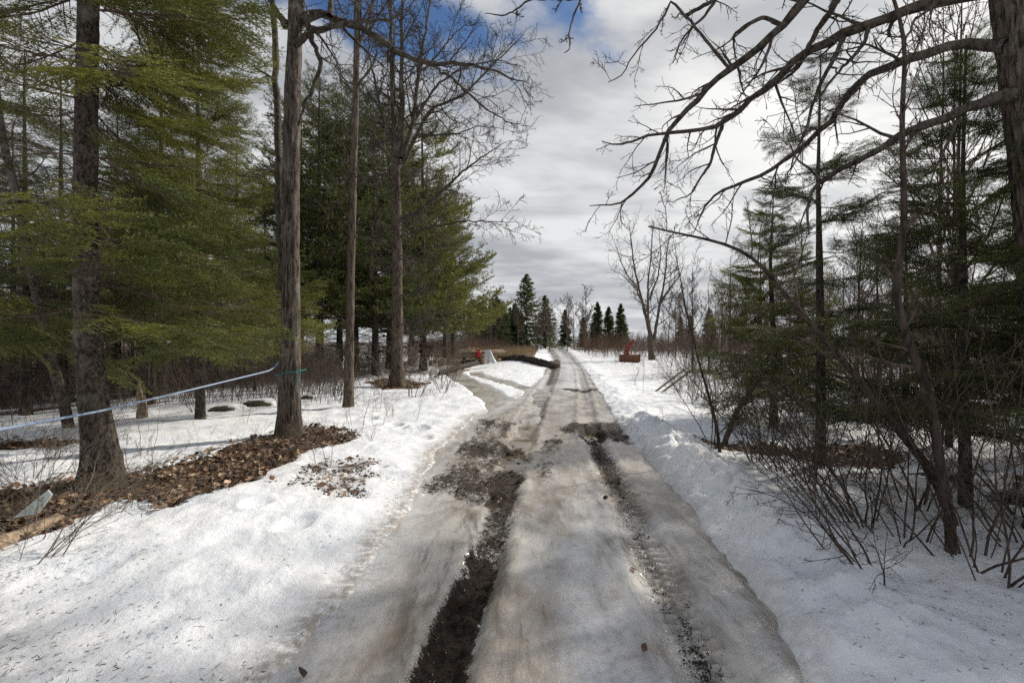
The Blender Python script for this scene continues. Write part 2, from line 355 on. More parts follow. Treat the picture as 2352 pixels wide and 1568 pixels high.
def base_h(x, y):
    z = -.38*sstep(8, 17, -x)-.22*sstep(4.2, 6.5, x)*sstep(30, 12, y)
    z = z+.36*np.exp(-((x-.9)/2.5)**2-((y-36)/5.5)**2)+.62*sstep(50, 112, y)
    z = z+.10*fbm2(x*.35, y*.35, 3, 3)*sstep(3, 8, np.hypot(x-.4, 0*y))+.05*fbm2(x*1.1, y*1.1, 3, 4)
    return z
def edge_s(x, y):
    w = .22*fbm2(x*1.5, y*.9, 4, 11)+.06*fbm2(x*7, y*7, 2, 12)
    return np.minimum(x-ip(LEDGE, y), ip(REDGE, y)-x)+w*(1+.02*y)
def track_s(x, y):
    d1, _ = polydist(x, y, TRK1); d2, _ = polydist(x, y, TRK2); w = .25*fbm2(x*.8, y*.8, 3, 15)
    return np.maximum(.62-d1, .48-d2)+w
def snow_h(x, y):
    s = edge_s(x, y)
    z = base_h(x, y)+.035-.034*sstep(.9, .05, ip(LEDGE, y)-x)*(x < ip(REDGE, y)-.5)
    l = fbm2(x*2.2, y*2.2, 4, 21); l2 = fbm2(x*5.5, y*5.5, 3, 22); l3 = np.abs(fbm2(x*6, y*6, 3, 25))
    far = sstep(60, 15, y)
    z = z+(.075*l+.035*l2)*far+.012*fbm2(x*16, y*16, 2, 23)*sstep(12, 5, y)
    # ploughed bank on the right, low lip on the left
    dr = x-ip(REDGE, y); hb = .17*sstep(2.0, 4.2, y)*sstep(13, 9, y)+.06
    bank = np.exp(-((dr-.5)/.36)**2)*hb*(1+1.2*l+1.1*l2-.6*l3)
    bank = bank+.05*np.exp(-((dr-.12)/.1)**2)*sstep(20, 8, y)*(.6+1.6*l2)
    dl = ip(LEDGE, y)-x
    z = z+bank+.015*np.exp(-((dl-.45)/.3)**2)*sstep(12, 6, y)*(1+l)
    z = z+.10*np.exp(-((dl-1.6)/1.1)**2)*sstep(2, 5, y)*sstep(11, 8, y)
    z = z-.12*sstep(.0, .16, s)-.25*sstep(.12, .45, s)                      # melted away under the road
    z = z-.10*sstep(.0, .25, track_s(x, y))
    lit = litter_m(x, y); z = z-.05*sstep(.35, .65, lit)
    for (dx, dy, r, dep) in DENTS:
        q = ((x-dx)**2+((y-dy)*.8)**2)/r**2; z = z-dep*np.exp(-q**2)+dep*.25*np.exp(-((np.sqrt(q)-1.35)/.3)**2)
    return z
def litter_m(x, y):
    w = .5*fbm2(x*3.0, y*2.2, 4, 31)+.12*fbm2(x*11, y*11, 2, 32); m = np.full(np.shape(x), -9.)
    for p in LITTER: m = np.maximum(m, polysdf(x, y, p)+w)
    return sstep(-.16, .16, m)
def mudspot_m(x, y):
    w = .55*fbm2(x*3.5, y*3.5, 4, 33); m = np.full(np.shape(x), -9.)
    for p in MUDSPOT: m = np.maximum(m, polysdf(x, y, p)+w-.08)
    return sstep(-.15, .12, m)
def road_h(x, y):
    s = edge_s(x, y); z = base_h(x, y)-.005
    z = z+.03*fbm2(x*1.3, y*.7, 4, 41)+.012*fbm2(x*6, y*6, 3, 42)*sstep(25, 6, y)
    dl, dr = x-ip(LRUT, y), x-ip(RRUT, y)
    wl = .15+.10*sstep(6, 10, y)+.15*sstep(20, 50, y)
    dep = .075*sstep(4.6, 3.9, y)+.028+.06*sstep(7.8, 9.5, y)
    z = z-dep*np.exp(-(dl/wl)**4)+.02*np.exp(-((np.abs(dl)-wl*1.5)/.07)**2)*(.6+2*fbm2(x*5, y*5, 2, 44))
    z = z-.045*np.exp(-(dr/.17)**4)+.018*np.exp(-((np.abs(dr)-.26)/.07)**2)
    tread = np.sin(y*2*np.pi/.11+np.sign(dr)*1.1+dr*9)*.026*np.exp(-(dr/.13)**4)*sstep(8, 5, y)*(.45+1.6*np.maximum(fbm2(x*1.5, y*1.5, 2, 46)+.2, 0))
    z = z+tread+np.sin(y*2*np.pi/.1+dl*9)*.010*np.exp(-((dl-.1)/.16)**4)*sstep(6.1, 7, y)*sstep(9, 8, y)
    wob = 1+.9*fbm2(x*2.2, y*1.1, 3, 48); z = z+.035*fbm2(x*3.1, y*2.1, 3, 49)*sstep(6, 7, y)*sstep(22, 18, y)
    z = z-.065*np.exp(-(dl*wob/.22)**2)*sstep(9.9, 10.8, y)*sstep(18.8, 17.2, y)-.05*np.exp(-((dl-.06)*wob/.34)**2)*sstep(6.5, 7.3, y)*sstep(10, 9.2, y)
    pc = G(1362, 1000); z = z-.08*np.exp(-(((x-pc[0])/.2)**2+((y-pc[1])/.55)**2)**2)
    clod = np.maximum(fbm2(x*11, y*11, 3, 47), 0)*mud_m(x, y)[0]; z = z+.2*clod*sstep(14, 9, y)
    z = z-.11*sstep(.02, -.22, s); return z
def mud_m(x, y):
    dl, dr = x-ip(LRUT, y), x-ip(RRUT, y); n = fbm2(x*2.5, y*1.3, 4, 51)+.7*fbm2(x*7, y*3.2, 3, 53)
    mud = 1.15*np.exp(-((dl+.02)/.15)**4)*sstep(4.35, 3.9, y+n*.7)
    mud = mud+(.62+.6*n)*np.exp(-(dl/.17)**4)*sstep(3.9, 4.4, y)*sstep(10.5, 9, y)+.5*np.exp(-((np.abs(dl)-.3)/.1)**2)*sstep(9, 11, y)*sstep(24, 18, y)*(.6+n)
    bl = polysdf(x, y, [G(*p) for p in ((965, 1140), (1010, 1070), (1050, 1000), (1090, 962), (1160, 960), (1170, 1000), (1150, 1070), (1130, 1140), (1050, 1148))])
    mud = mud+(.55+.7*fbm2(x*2.0, y*1.1, 3, 52))*sstep(-.35, .3, bl+n*.9)
    br = polysdf(x, y, [G(*p) for p in ((1300, 985), (1350, 968), (1440, 970), (1445, 995), (1400, 1015), (1330, 1012))])
    mud = mud+.72*sstep(-.4, .3, br+n*1.1)
    mud = mud+.6*sstep(-.4, .3, polysdf(x, y, [G(*p) for p in ((1228, 1100), (1240, 1060), (1290, 1050), (1230, 1040), (1220, 1010), (1290, 1000), (1300, 1040), (1260, 1100))])+n*.5-.1)
    st, _ = polydist(x, y, [G(1305, 894), G(1330, 898), G(1372, 893)]); mud = mud+.9*sstep(.35, .1, st+n*.5)
    mud = mud+.5*np.exp(-(dr/.2)**2)*sstep(5, 7, y)*sstep(9.5, 8, y)+(.36+.5*n)*np.exp(-(dr/.18)**2)*sstep(40, 20, y)
    mud = mud+.65*np.exp(-(dl/.25)**2)*sstep(19, 22, y)*sstep(48, 36, y)+.45*np.exp(-(dl/.3)**2)*sstep(40, 50, y)
    s = np.minimum(x-ip(LEDGE, y), ip(REDGE, y)-x)
    edge = (.2+.5*n)*np.exp(-((ip(REDGE, y)-x-.15+.3*n)/.16)**2)*sstep(9, 6, y)
    mud = mud+edge
    brown = np.clip(.55*np.exp(-((x+.05)/.35)**2)*sstep(4.6, 3, y)+.6*sstep(4.4, 7, y)*sstep(40, 12, y)+.5*np.exp(-((x+1.05)/.3)**2)+n*.8, 0, 1)
    white = np.clip(.8*np.exp(-((x-.55-(y-3)*.06)/.34)**2)*sstep(5.6, 4.2, y)+.8*np.exp(-((x-1.52-(y-3)*.04)/.2)**2)*sstep(6, 4, y)*.5+.95*sstep(.75, .0, (x-ip(LEDGE, y))+n*.9)*sstep(30, 9, y)
                    + .7*np.exp(-((x-ip(LRUT, y)-.95)/.45)**2)*sstep(14, 20, y)+.35*sstep(14, 22, y)+n*1.3-.1, 0, 1)
    return np.clip(mud, 0, 1.2), brown, white
def gz(x, y): return float(snow_h(np.array([float(x)]), np.array([float(y)]))[0])
def onroad(x, y): return float(road_h(np.array([float(x)]), np.array([float(y)]))[0])

def grid_obj(name, X, Y, Z, mask, mat, keep=None, **kw):
    ny, nx = X.shape; i = np.arange(ny-1)[:, None]*nx+np.arange(nx-1)[None]
    F = np.stack([i, i+1, i+nx+1, i+nx], -1).reshape(-1, 4)
    if keep is not None:
        k = keep.ravel()[F].any(1); F = F[k]
    b = MB().add(np.stack([X, Y, Z], -1), F); me = b.mesh(name, [mat], True, {'mask': mask}); return link(name, me, **kw)
def spaced(lo, hi, d0, g, c0, c1):
    a = list(np.arange(c0, c1, d0)); d = d0; v = c1
    while v < hi: a.append(v); d *= g; v += d
    a.append(hi); d = d0; v = c0-d0; b = []
    while v > lo: b.append(v); d *= g; v -= d
    b.append(lo); return np.array(b[::-1]+a)
def build_ground():
    xs = spaced(-500, 500, .035, 1.035, -4.5, 4.8); ys = spaced(-60, 900, .04, 1.0115, 1.6, 9.0)
    X, Y = np.meshgrid(xs, ys); Z = snow_h(X, Y)
    n = fbm2(X*.9, Y*.9, 4, 61)
    s = edge_s(X, Y); dl = ip(LEDGE, Y)-X
    dirt = .75*np.exp(-(np.maximum(-s, 0)/.22)**2)*sstep(40, 8, Y)*(X < .3)+.35*np.exp(-(np.maximum(-s, 0)/.1)**2)
    dirt = dirt+.5*np.exp(-((X-ip(REDGE, Y)-.78)/.13)**2)*sstep(5.2, 6.2, Y)*sstep(10.5, 9.5, Y)*(.5+2*n)
    dirt = dirt+.75*sstep(3.1, 2.0, Y+.35*(X+1.5))*sstep(-.8, -1.6, X)*(.6+1.6*n)
    dirt = dirt+.5*mudspot_m(X, Y)+.25*sstep(-6, -9, X)*sstep(5, 9, Y)*(.5+n)+.3*sstep(5, 7, X)
    lit = np.maximum(litter_m(X, Y)*(.72+.6*fbm2(X*4, Y*4, 3, 67)), mudspot_m(X, Y)*(.44+.75*fbm2(X*5, Y*5, 3, 68)))
    deep = sstep(-9, -13, X+.25*(Y-10))*sstep(10, 14, Y)*.62*(.6+1.4*fbm2(X*.8, Y*.8, 4, 66)+.3)
    lit = np.maximum(lit, deep)
    lit = np.maximum(lit, .75*sstep(58, 80, Y)*(np.abs(X-ip(LRUT, Y)-1) > 3)*(.75+n))
    lit = np.maximum(lit, .7*sstep(2.5, 6, -X-.16*Y+4.2)*sstep(22, 27, Y)*(.7+1.2*n))
    M = np.stack([np.clip(lit, 0, 1), np.clip(dirt, 0, 1), np.zeros_like(X), np.ones_like(X)], -1)
    grid_obj('snow_ground', X, Y, Z, M, M_SNOW, kind='structure', label='old granular snow covering the ground beside the track', cat='ground')
    # the track: lateral columns follow the wheel ruts
    ys = spaced(-8, 150, .022, 1.0125, 2.0, 7.0); u = np.linspace(-1.45, 1.45, 190)
    cx = (ip(LRUT, ys)+ip(RRUT, ys))/2; hw = (ip(REDGE, ys)-ip(LEDGE, ys))/2; mx = (ip(REDGE, ys)+ip(LEDGE, ys))/2
    Y = np.repeat(ys[:, None], 190, 1); X = mx[:, None]+u[None]*hw[:, None]
    Z = road_h(X, Y); m, br, wh = mud_m(X, Y)
    grid_obj('dirt_road', X, Y, Z, np.stack([np.clip(m, 0, 1), br, wh, np.ones_like(m)], -1), M_ROAD, kind='structure', label='rutted track of ice, slush and dark mud running into the distance', cat='road')
    # icy wheel tracks that turn off to the wood pile
    xs = np.arange(-7, 3, .09); ys = np.arange(10.5, 36, .09); X, Y = np.meshgrid(xs, ys); s = track_s(X, Y)
    Z = base_h(X, Y)-.015+.012*fbm2(X*3, Y*3, 3, 71)-.09*sstep(.0, -.3, s)
    n = fbm2(X*1.2, Y*1.2, 4, 72)
    M = np.stack([np.clip(.12+n*.5, 0, 1), np.clip(.35+n, 0, 1), np.clip(.15+n, 0, 1), np.ones_like(X)], -1)
    grid_obj('side_track', X, Y, Z, M, M_ROAD, keep=s > -.35, kind='structure', label='icy wheel tracks curving off towards the wood pile', cat='track')
def puddle(name, y0, y1, hw, xc, fill, mat, label, ditch=None, step=.035):
    """water lying in a hollow: a level sheet kept only where the ground dips below it"""
    hf = snow_h if ditch else road_h
    ys = np.arange(y0, y1, step*2); us = np.arange(-hw, hw+.001, step); cx = np.array([xc(y) for y in ys])
    X = cx[:, None]+us[None]; Y = np.repeat(ys[:, None], len(us), 1); H = hf(X, Y); hc = np.sort(H, 1)[:, :max(len(us)//5, 2)].mean(1)
    k = max(len(ys)//3, 2); sm = np.convolve(np.pad(hc, k, mode='edge'), np.ones(2*k+1)/(2*k+1), 'valid'); e = np.minimum(ys-y0, y1-ys)
    Lv = sm+fill-.05*sstep(.9, .0, e); Z = np.repeat(Lv[:, None], len(us), 1); wet = H < Z+.006
    ny, nx = X.shape; i = np.arange(ny-1)[:, None]*nx+np.arange(nx-1)[None]; F = np.stack([i, i+1, i+nx+1, i+nx], -1).reshape(-1, 4); F = F[wet.ravel()[F].any(1)]
    if len(F): MB().add(np.stack([X, Y, Z], -1), F).obj(name, mat, kind='structure', label=label, cat='puddle')
build_ground()
rut_x = lambda y: float(ip(LRUT, y))
puddle('meltwater_puddle', 9.4, 19.2, .55, rut_x, .042, M_WATER, 'long brown puddle filling the deep wheel rut')
puddle('meltwater_puddle', 6.3, 10.0, .6, lambda y: rut_x(y)+.06, .014, M_WATER, 'shallow pale puddle spread across the rut between dark mud patches')
puddle('meltwater_puddle', G(1362, 1000)[1]-.9, G(1362, 1000)[1]+.9, .45, lambda y: G(1362, 1000)[0], .012, M_WATER, 'small round puddle ringed with dark mud beside the snow bank')
puddle('ditch_water', 5.0, 8.0, 1.4, lambda y: 6.4, .03, M_DARKWATER, 'dark flooded ditch among bare stems', 1)
# ------------------------------------------------------------------ conifer branches (needles are real slivers)
def needles_on(mb, Pn, rng, spacing, nl, nw, m, t0=0.0, spread=.85, fwd=.55, per=2, flat=True, upz=.25):
    """slivers along every polyline of the batch, standing off both sides of the shoot"""
    B, n, _ = Pn.shape; L = np.linalg.norm(np.diff(Pn, axis=1), axis=2).sum(1)
    cnt = np.maximum((L*(1-t0)/spacing).astype(int), 1); idx = np.repeat(np.arange(B), cnt)
    t = t0+(1-t0)*rng.random(len(idx)); f = np.clip(t*(n-1), 0, n-1.001); i = f.astype(int); fr = (f-i)[:, None]
    p = Pn[idx, i]*(1-fr)+Pn[idx, i+1]*fr; T = unit(Pn[idx, i+1]-Pn[idx, i])
    for k in range(per):
        if flat:
            side = unit(np.cross(T, np.array([0, 0, 1.])))*(1 if k % 2 else -1)
            d = unit(T*fwd+side*spread+np.array([0, 0, upz])*rng.normal(1, .8, (len(p), 1))+.15*rng.normal(size=p.shape))
        else:
            q = rng.normal(size=p.shape); d = unit(T*fwd+spread*unit(q-(q*T).sum(-1, keepdims=True)*T))
        w = unit(np.cross(d, rng.normal(size=p.shape)))*nw*.5; ll = nl*rng.uniform(.7, 1.2, (len(p), 1))
        V = np.stack([p-w, p+w, p+d*ll], 1).reshape(-1, 3); mb.add(V, np.arange(len(V)).reshape(-1, 3), m)
def pairs(Pn, R, rng, gap, t0, ang, lf, m=4, droop=-.05, wig=.05, rmin=.0012, rr=.5):
    """opposite side shoots in the plane of the branch; lf(t, L) gives their length"""
    out, rad = [], []
    for b in range(len(Pn)):
        p = Pn[b]; n = len(p); L = np.linalg.norm(np.diff(p, axis=0), axis=1).sum(); k = max(int(L*(1-t0)/gap), 1)
        for side in (-1, 1):
            t = t0+(1-t0)*(np.arange(k)+rng.random(k)*.7)/k; f = np.clip(t*(n-1), 0, n-1.001); i = f.astype(int); fr = (f-i)[:, None]
            q = p[i]*(1-fr)+p[i+1]*fr; T = unit(p[i+1]-p[i]); sd = unit(np.cross(T, np.array([0, 0, 1.])))*side
            a = np.radians(rng.normal(ang, 8, k))[:, None]; d = np.cos(a)*T+np.sin(a)*sd+rng.normal(0, .1, (k, 3))*np.array([.3, .3, 1])
            ll = (lf(t, L)*rng.uniform(.65, 1.15, k))[:, None]; s = [q]
            for _ in range(m-1):
                d = unit(d+wig*rng.normal(size=d.shape)+np.array([0, 0, droop])); s.append(s[-1]+d*ll/(m-1))
            r0 = np.maximum((R[b][i]*(1-fr[:, 0])+R[b][i+1]*fr[:, 0])*rr, rmin)
            out.append(np.stack(s, 1)); rad.append(r0[:, None]*np.linspace(1, .25, m)[None]+rmin*.5)
    return np.concatenate(out), np.concatenate(rad)
def main_axis(L, rng, sag, tip, n=12, wig=.03):
    x = np.linspace(0, 1, n); z = L*(-sag*np.sin(x*np.pi*.75)+tip*x**3); y = L*np.cumsum(rng.normal(0, wig, n))*.5; y -= y[0]
    return np.stack([x*L, y, z], 1)[None]
def fir_branch(L, seed, full=1.0, fine=1.0):
    rng = np.random.default_rng(seed); mb = MB()
    A = main_axis(L, rng, rng.uniform(.02, .1), rng.uniform(.02, .1)); R = (np.linspace(.016, .003, 12)*(L/2)**.8)[None]
    B1, R1 = pairs(A, R, rng, .075/fine, .12, 52, lambda t, l: l*(.10+.36*np.sin(np.clip((1-t)*1.25+.05, 0, 1)*np.pi*.62)))
    B2, R2 = pairs(B1, R1, rng, .055/fine, .18, 50, lambda t, l: .04+l*.34*(1-.75*t), m=3)
    s = rng.random(len(B2)) < .55+.45*full; B2, R2 = B2[s], R2[s]
    mb.tubes(A, R, 5, 0); mb.tubes(B1, R1, 3, 0)
    hasn = rng.random(len(B1)) < full
    needles_on(mb, B2, rng, .0085/fine, .021/fine**.5, .0062/fine, 1)
    needles_on(mb, B1[hasn], rng, .008/fine, .022/fine**.5, .0062/fine, 1, t0=.25)
    needles_on(mb, A, rng, .006/fine, .022/fine**.5, .0062/fine, 1, t0=.45)
    # bare dead twigs near the trunk
    D, RD = grow(A, R, 10, rng, (.05, .45), (40, 80), (.1, .3), 5, .2, -.02, .4, .0012, .3); mb.tubes(D, RD, 3, 0)
    D2, RD2 = grow(D, RD, 3, rng, (.3, 1), (30, 60), (.3, .5), 3, .2, 0, .6, .001); mb.tubes(D2, RD2, 3, 0)
    return mb
def dead_branch(L, seed):
    rng = np.random.default_rng(seed); mb = MB()
    A = main_axis(L, rng, rng.uniform(-.02, .12), rng.uniform(-.05, .1), 12, .06); R = (np.linspace(.013, .0025, 12)*(L/2)**.8)[None]
    mb.tubes(A, R, 5, 0); B, RB = grow(A, R, 16, rng, (.15, 1), (35, 75), (.2, .45), 5, .18, 0, .5, .0014, .5, flat=.6); mb.tubes(B, RB, 3, 0)
    C, RC = grow(B, RB, 5, rng, (.2, 1), (30, 60), (.25, .5), 4, .2, 0, .6, .001, .4, flat=.4); mb.tubes(C, RC, 3, 0)
    s = rng.random(len(C)) < .3; needles_on(mb, C[s], rng, .012, .02, .006, 1); return mb
def pine_branch(L, seed, fine=1.0):
    rng = np.random.default_rng(seed); mb = MB()
    A = main_axis(L, rng, rng.uniform(.0, .1), rng.uniform(.08, .2), 10, .04); R = (np.linspace(.03, .006, 10)*(L/3)**.8)[None]
    B1, R1 = pairs(A, R, rng, .24/fine, .25, 48, lambda t, l: l*(.16+.30*(1-t)), m=4, droop=.07, wig=.12)
    B2, R2 = pairs(B1, R1, rng, .16/fine, .2, 45, lambda t, l: .12+l*.3*(1-.6*t), m=3, droop=.1, wig=.12)
    mb.tubes(A, R, 4, 0); mb.tubes(B1, R1, 3, 0)
    for Q in (B2, B1, A):
        needles_on(mb, Q, rng, .026/fine, .11, .019, 1, t0=.45 if Q is not A else .75, spread=.75, fwd=.8, per=3, flat=False)
    return mb
def merge_into(dst, src, M):
    A = np.array(M); off = dst.n
    for v in src.V: dst.V.append(v@A[:3, :3].T+A[:3, 3])
    for k in (3, 4):
        for f, m in zip(src.F[k], src.M[k]): dst.F[k].append(f+off); dst.M[k].append(m)
    dst.n += src.n
def brot(az, pitch, roll, loc, sc=1.0):
    return Matrix.Translation(Vector([float(v) for v in loc])) @ Matrix.Rotation(float(az), 4, 'Z') @ Matrix.Rotation(-float(pitch), 4, 'Y') @ Matrix.Rotation(float(roll), 4, 'X') @ Matrix.Scale(float(sc), 4)
FIRB = [fir_branch(L, 100+i, f) for i, (L, f) in enumerate(((2.0, 1), (2.0, .9), (2.0, .75), (2.0, .95), (2.0, .6), (2.0, .85)))]
FIRM = [b.mesh('fir_branch', [M_TWIG, M_FIR]) for b in FIRB]
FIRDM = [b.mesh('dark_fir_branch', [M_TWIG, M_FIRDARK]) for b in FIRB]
DEADB = [dead_branch(2.0, 140+i) for i in range(4)]
DEADM = [b.mesh('dead_branch', [M_DEADTWIG, M_FIRDARK]) for b in DEADB]
LOWFIR = [fir_branch(2.0, 160+i, .9, .5) for i in range(4)]
PINEB = [pine_branch(3.0, 180+i) for i in range(4)]

def hero_conifer(name, label, base, path, rad, whorls, seed, bark, live, dead, group=None, flare=.35, sides=40, rings=150, af=6, zf=4, amp=.1):
    """whorls: list of (height, [(azimuth, length, pitch, live?)])"""
    rng = np.random.default_rng(seed); x, y = base; z0 = gz(x, y)
    root = link(name, None, None, (x, y, z0), label=label, cat='tree', group=group)
    V, F, q, rz = bark_trunk(path, rad, sides, rings, seed, af, zf, amp, flare)
    MB().add(V, F).obj('trunk', bark, root)
    hh = q[:, 2]
    for h, br in whorls:
        c = np.array([np.interp(h, hh, q[:, 0]), np.interp(h, hh, q[:, 1]), h])
        for az, L, pitch, lv in br:
            me = (live if lv else dead)[rng.integers(len(live if lv else dead))]
            o = link('branch', me, root); o.matrix_local = brot(az, pitch, rng.normal(0, .42), c+np.array([0, 0, rng.normal(0, .05)]), L/2.0)
    return root
def crown_mesh(branches, mats, h0, h1, n, prof, seed, pitch=(.1, -.35), up=0, blen=2.0, jitter=.2):
    """all branches of a mid-distance conifer as one crown; prof(t) is the branch length at relative height t"""
    rng = np.random.default_rng(seed); mb = MB()
    for i in range(n):
        t = (i+rng.random())/n; h = h0+(h1-h0)*t; L = prof(t)*rng.uniform(1-jitter, 1+jitter)
        merge_into(mb, branches[rng.integers(len(branches))], brot(i*2.39996+rng.normal(0, .3), pitch[1]+(pitch[0]-pitch[1])*t+rng.normal(0, .1), rng.normal(0, .2), (0, 0, h), L/blen))
    return mb.mesh('crown', mats)
def simple_trunk(h, r, seed, lean=.02, sides=9, rings=16, top=.12):
    rng = np.random.default_rng(seed); z = np.linspace(0, h, 7); p = np.stack([np.cumsum(rng.normal(0, lean*h/7, 7)), np.cumsum(rng.normal(0, lean*h/7, 7)), z], 1); p[:, :2] -= p[0, :2]
    q = resample(p, rings, 1); rr = r*np.interp(np.linspace(0, 1, rings), (0, .04, .1, 1), (1.35, 1.08, 1, top)); mb = MB().tubes(q, rr, sides); return mb, q, rr
def near_slot(px, py): x, y = G(px, py); return x, y

# --- the big spruce beside the track, green towards the clearing and nearly bare towards the wood
def spruce_a():
    rng = np.random.default_rng(5); wh = []
    for h in np.arange(1.75, 9.4, .3):
        h = h+rng.normal(0, .06)
        br = []
        for k in range(5 if h > 3.2 else 4):
            az = rng.uniform(-np.pi, np.pi) if k < 4 else rng.uniform(-.3, 1.5); right = math.cos(az-math.radians(12))   # the clearing lies to +x
            if abs((az+math.radians(50)+np.pi) % (2*np.pi)-np.pi) < .6 and rng.random() < .7: continue
            if right > -.15:
                L = (1.9+1.25*max(right, 0))*np.interp(h, (1.2, 2, 6, 9.5), (.8, 1, 1, .8))*rng.uniform(.6, 1.1)
                if h < 2.2 and right < .4: continue
                lim = rng.uniform(560, 700) if h > 2.5 else rng.uniform(700, 810)
                while L > .8 and 1176+(-5.07+L*math.cos(az))/(5.96+L*math.sin(az))*S > lim: L *= .93
                br.append((az, L, np.interp(h, (1.2, 4, 9), (-.04, -.1, .1))+rng.normal(0, .22), rng.random() < .8))
            elif rng.random() < .62: br.append((az, rng.uniform(1.3, 2.5), rng.normal(.08, .16), rng.random() < .38))
        wh.append((h, br))
    b = G(230, 1118)
    hero_conifer('spruce_tree', 'big spruce with thick scaly trunk and green boughs overhanging the blue tubing', b,
                 [(0, 0, -.15), (.02, 0, .3), (-.08, 0, 1.0), (-.16, 0, 2.0), (-.19, 0, 3.4), (-.14, 0, 6.0), (-.1, 0, 9.6), (-.1, 0, 10.5)],
                 (.22, .16, .14, .128, .12, .114, .11, .105, .1, .095, .09, .08, .05), wh, 31, M_SPRUCEBARK, FIRM, DEADM, flare=.45)
spruce_a()
# --- slim firs in the second row
def slim_fir(px, py, h, r, label, seed, h0=1.3, n=70, lmax=2.2, dark=False, sparse=1.0, dz=0.0):
    rng = np.random.default_rng(seed); wh = []
    for i in range(int(n*sparse)):
        t = (i+rng.random())/(n*sparse); hh = h0+(h-.06-h0)*t
        L = lmax*(1-t)**.75*rng.uniform(.65, 1.1)+.3
        wh.append((hh, [(i*2.39996+rng.normal(0, .35), L, -.1+.45*t+rng.normal(0, .12), t > .12 or rng.random() < .6)]))
    b = G(px, py)
    return hero_conifer('fir_tree', label, b, [(0, 0, -.15), (rng.normal(0, .03), 0, h*.3), (rng.normal(0, .05), 0, h*.7), (0, 0, h)], (r*1.15, r*.95, r*.75, r*.38, .008), wh, seed, M_SPRUCEBARK,
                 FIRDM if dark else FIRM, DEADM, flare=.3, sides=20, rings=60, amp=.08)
slim_fir(460, 961, 10.5, .088, 'slim fir with a grey trunk rising from open snow near mossy stones', 41, 1.9, 80, 2.5)
slim_fir(371, 905, 12, .15, 'stout fir trunk in shade behind the broken stump', 42, 2.6, 60, 2.6, True)
slim_fir(1885, 1072, 5.9, .062, 'slender fir with a sparse open top beside the leaf-strewn mound', 43, .9, 60, 1.35, True, .5)
slim_fir(2219, 1158, 5.2, .052, 'dark dense fir standing by the flooded ditch', 44, .8, 75, 1.45, True, .85)
slim_fir(1777, 960, 5.5, .08, 'bushy olive spruce behind the arching stems', 45, .6, 95, 1.7, False, .85)
slim_fir(2420, 1030, 5.9, .09, 'tall dark fir in the thicket behind the furrowed trunk', 46, .5, 90, 1.9, True, .8)
slim_fir(2080, 905, 6.5, .09, 'dark fir deeper in the thicket behind the leaf patch', 47, .5, 80, 1.7, True, .8)

# --- stand of conifers in the left-hand wood (crown and trunk each)
def proto_conifer(name, h, r, brs, mats, h0, n, prof, seed, bark, pitch=(.3, -.2), blen=2.0, deadlow=True):
    tm, q, rr = simple_trunk(h, r, seed, .012)
    rng = np.random.default_rng(seed)
    if deadlow:
        D, RD = grow(q[None], rr[None], 46, rng, (.06, max(h0/h*1.3, .2)), (65, 100), (.5, 1.0), 6, .12, -.02, .18, .002, 0, absl=1.7); tm.tubes(D, RD, 3)
        D2, R2 = grow(D, RD, 6, rng, (.2, 1), (35, 70), (.2, .45), 4, .15, 0, .6, .0015); tm.tubes(D2, R2, 3)
    return tm.mesh('trunk', [bark]), crown_mesh(brs, mats, h0, h-.2, n, prof, seed+1, pitch, blen=blen)
def place_conifer(name, meshes, x, y, rz, s, label, group, dz=0):
    r = link(name, None, None, (x, y, gz(x, y)-.1+dz), (0, 0, rz), s, label, 'tree', group)
    link('trunk', meshes[0], r); link('crown', meshes[1], r); return r
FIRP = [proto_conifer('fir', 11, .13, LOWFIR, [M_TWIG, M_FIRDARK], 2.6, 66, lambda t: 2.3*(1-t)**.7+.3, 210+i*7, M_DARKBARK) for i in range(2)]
PINEP = [proto_conifer('pine', 16, .2, PINEB, [M_DARKBARK, M_PINE], h0, 92, lambda t: 4.6*(1-t)**.55*(.75+.25*np.sin(t*19))+.5, 230+i*7, M_DARKBARK, (.55, -.02), 3.0) for i, h0 in enumerate((2.9, 4.2))]
rng = np.random.default_rng(77)
WOODL = 'shaded fir in the wood behind the big spruce'
for i, (px, d, s) in enumerate(((60, 13, .9), (140, 17, 1.05), (-60, 10.5, .85), (270, 20, 1.1), (420, 22, 1.0), (330, 27, 1.2), (545, 24, 1.1), (500, 31, 1.2), (200, 26, 1.1), (30, 24, 1.15), (610, 30, 1.15), (100, 34, 1.2), (-120, 18, 1.0), (400, 38, 1.2), (250, 42, 1.2), (560, 44, 1.2))):
    place_conifer('fir_tree', FIRP[i % 2], (px-1176)/S*d, d, rng.random()*6.28, s, WOODL, 'firs in the shaded wood')
for i, (x, y, s, rz) in enumerate(((7.4, 4.6, .66, .4), (9.2, 6.6, .8, 2.1), (8.2, 2.4, .72, 4.0), (11.5, 9.2, .85, 1.1), (10.6, 4.2, .9, 3.0))):  # firs added outside the view on the right to shade the foreground
    place_conifer('fir_tree', FIRP[i % 2], x, y, rz, s, 'dark fir added for shade beyond the big furrowed trunk', 'firs added for shade beyond the furrowed trunk')
PN = ['tall white pine whose long bough reaches out towards the track', 'white pine behind the multi-stemmed bare tree', 'white pine with clear lower trunk behind the furrowed maple', 'white pine behind the straight slim trunk',
      'low-branched pine at the edge of the brushy field', 'dark pine deep in the stand behind the maple', 'shorter pine at the outer corner of the stand near the bent log', 'pine in the middle of the stand behind the white pail', 'pine rising close behind the spreading bare tree', 'pine deep in the stand behind the straight slim trunk']
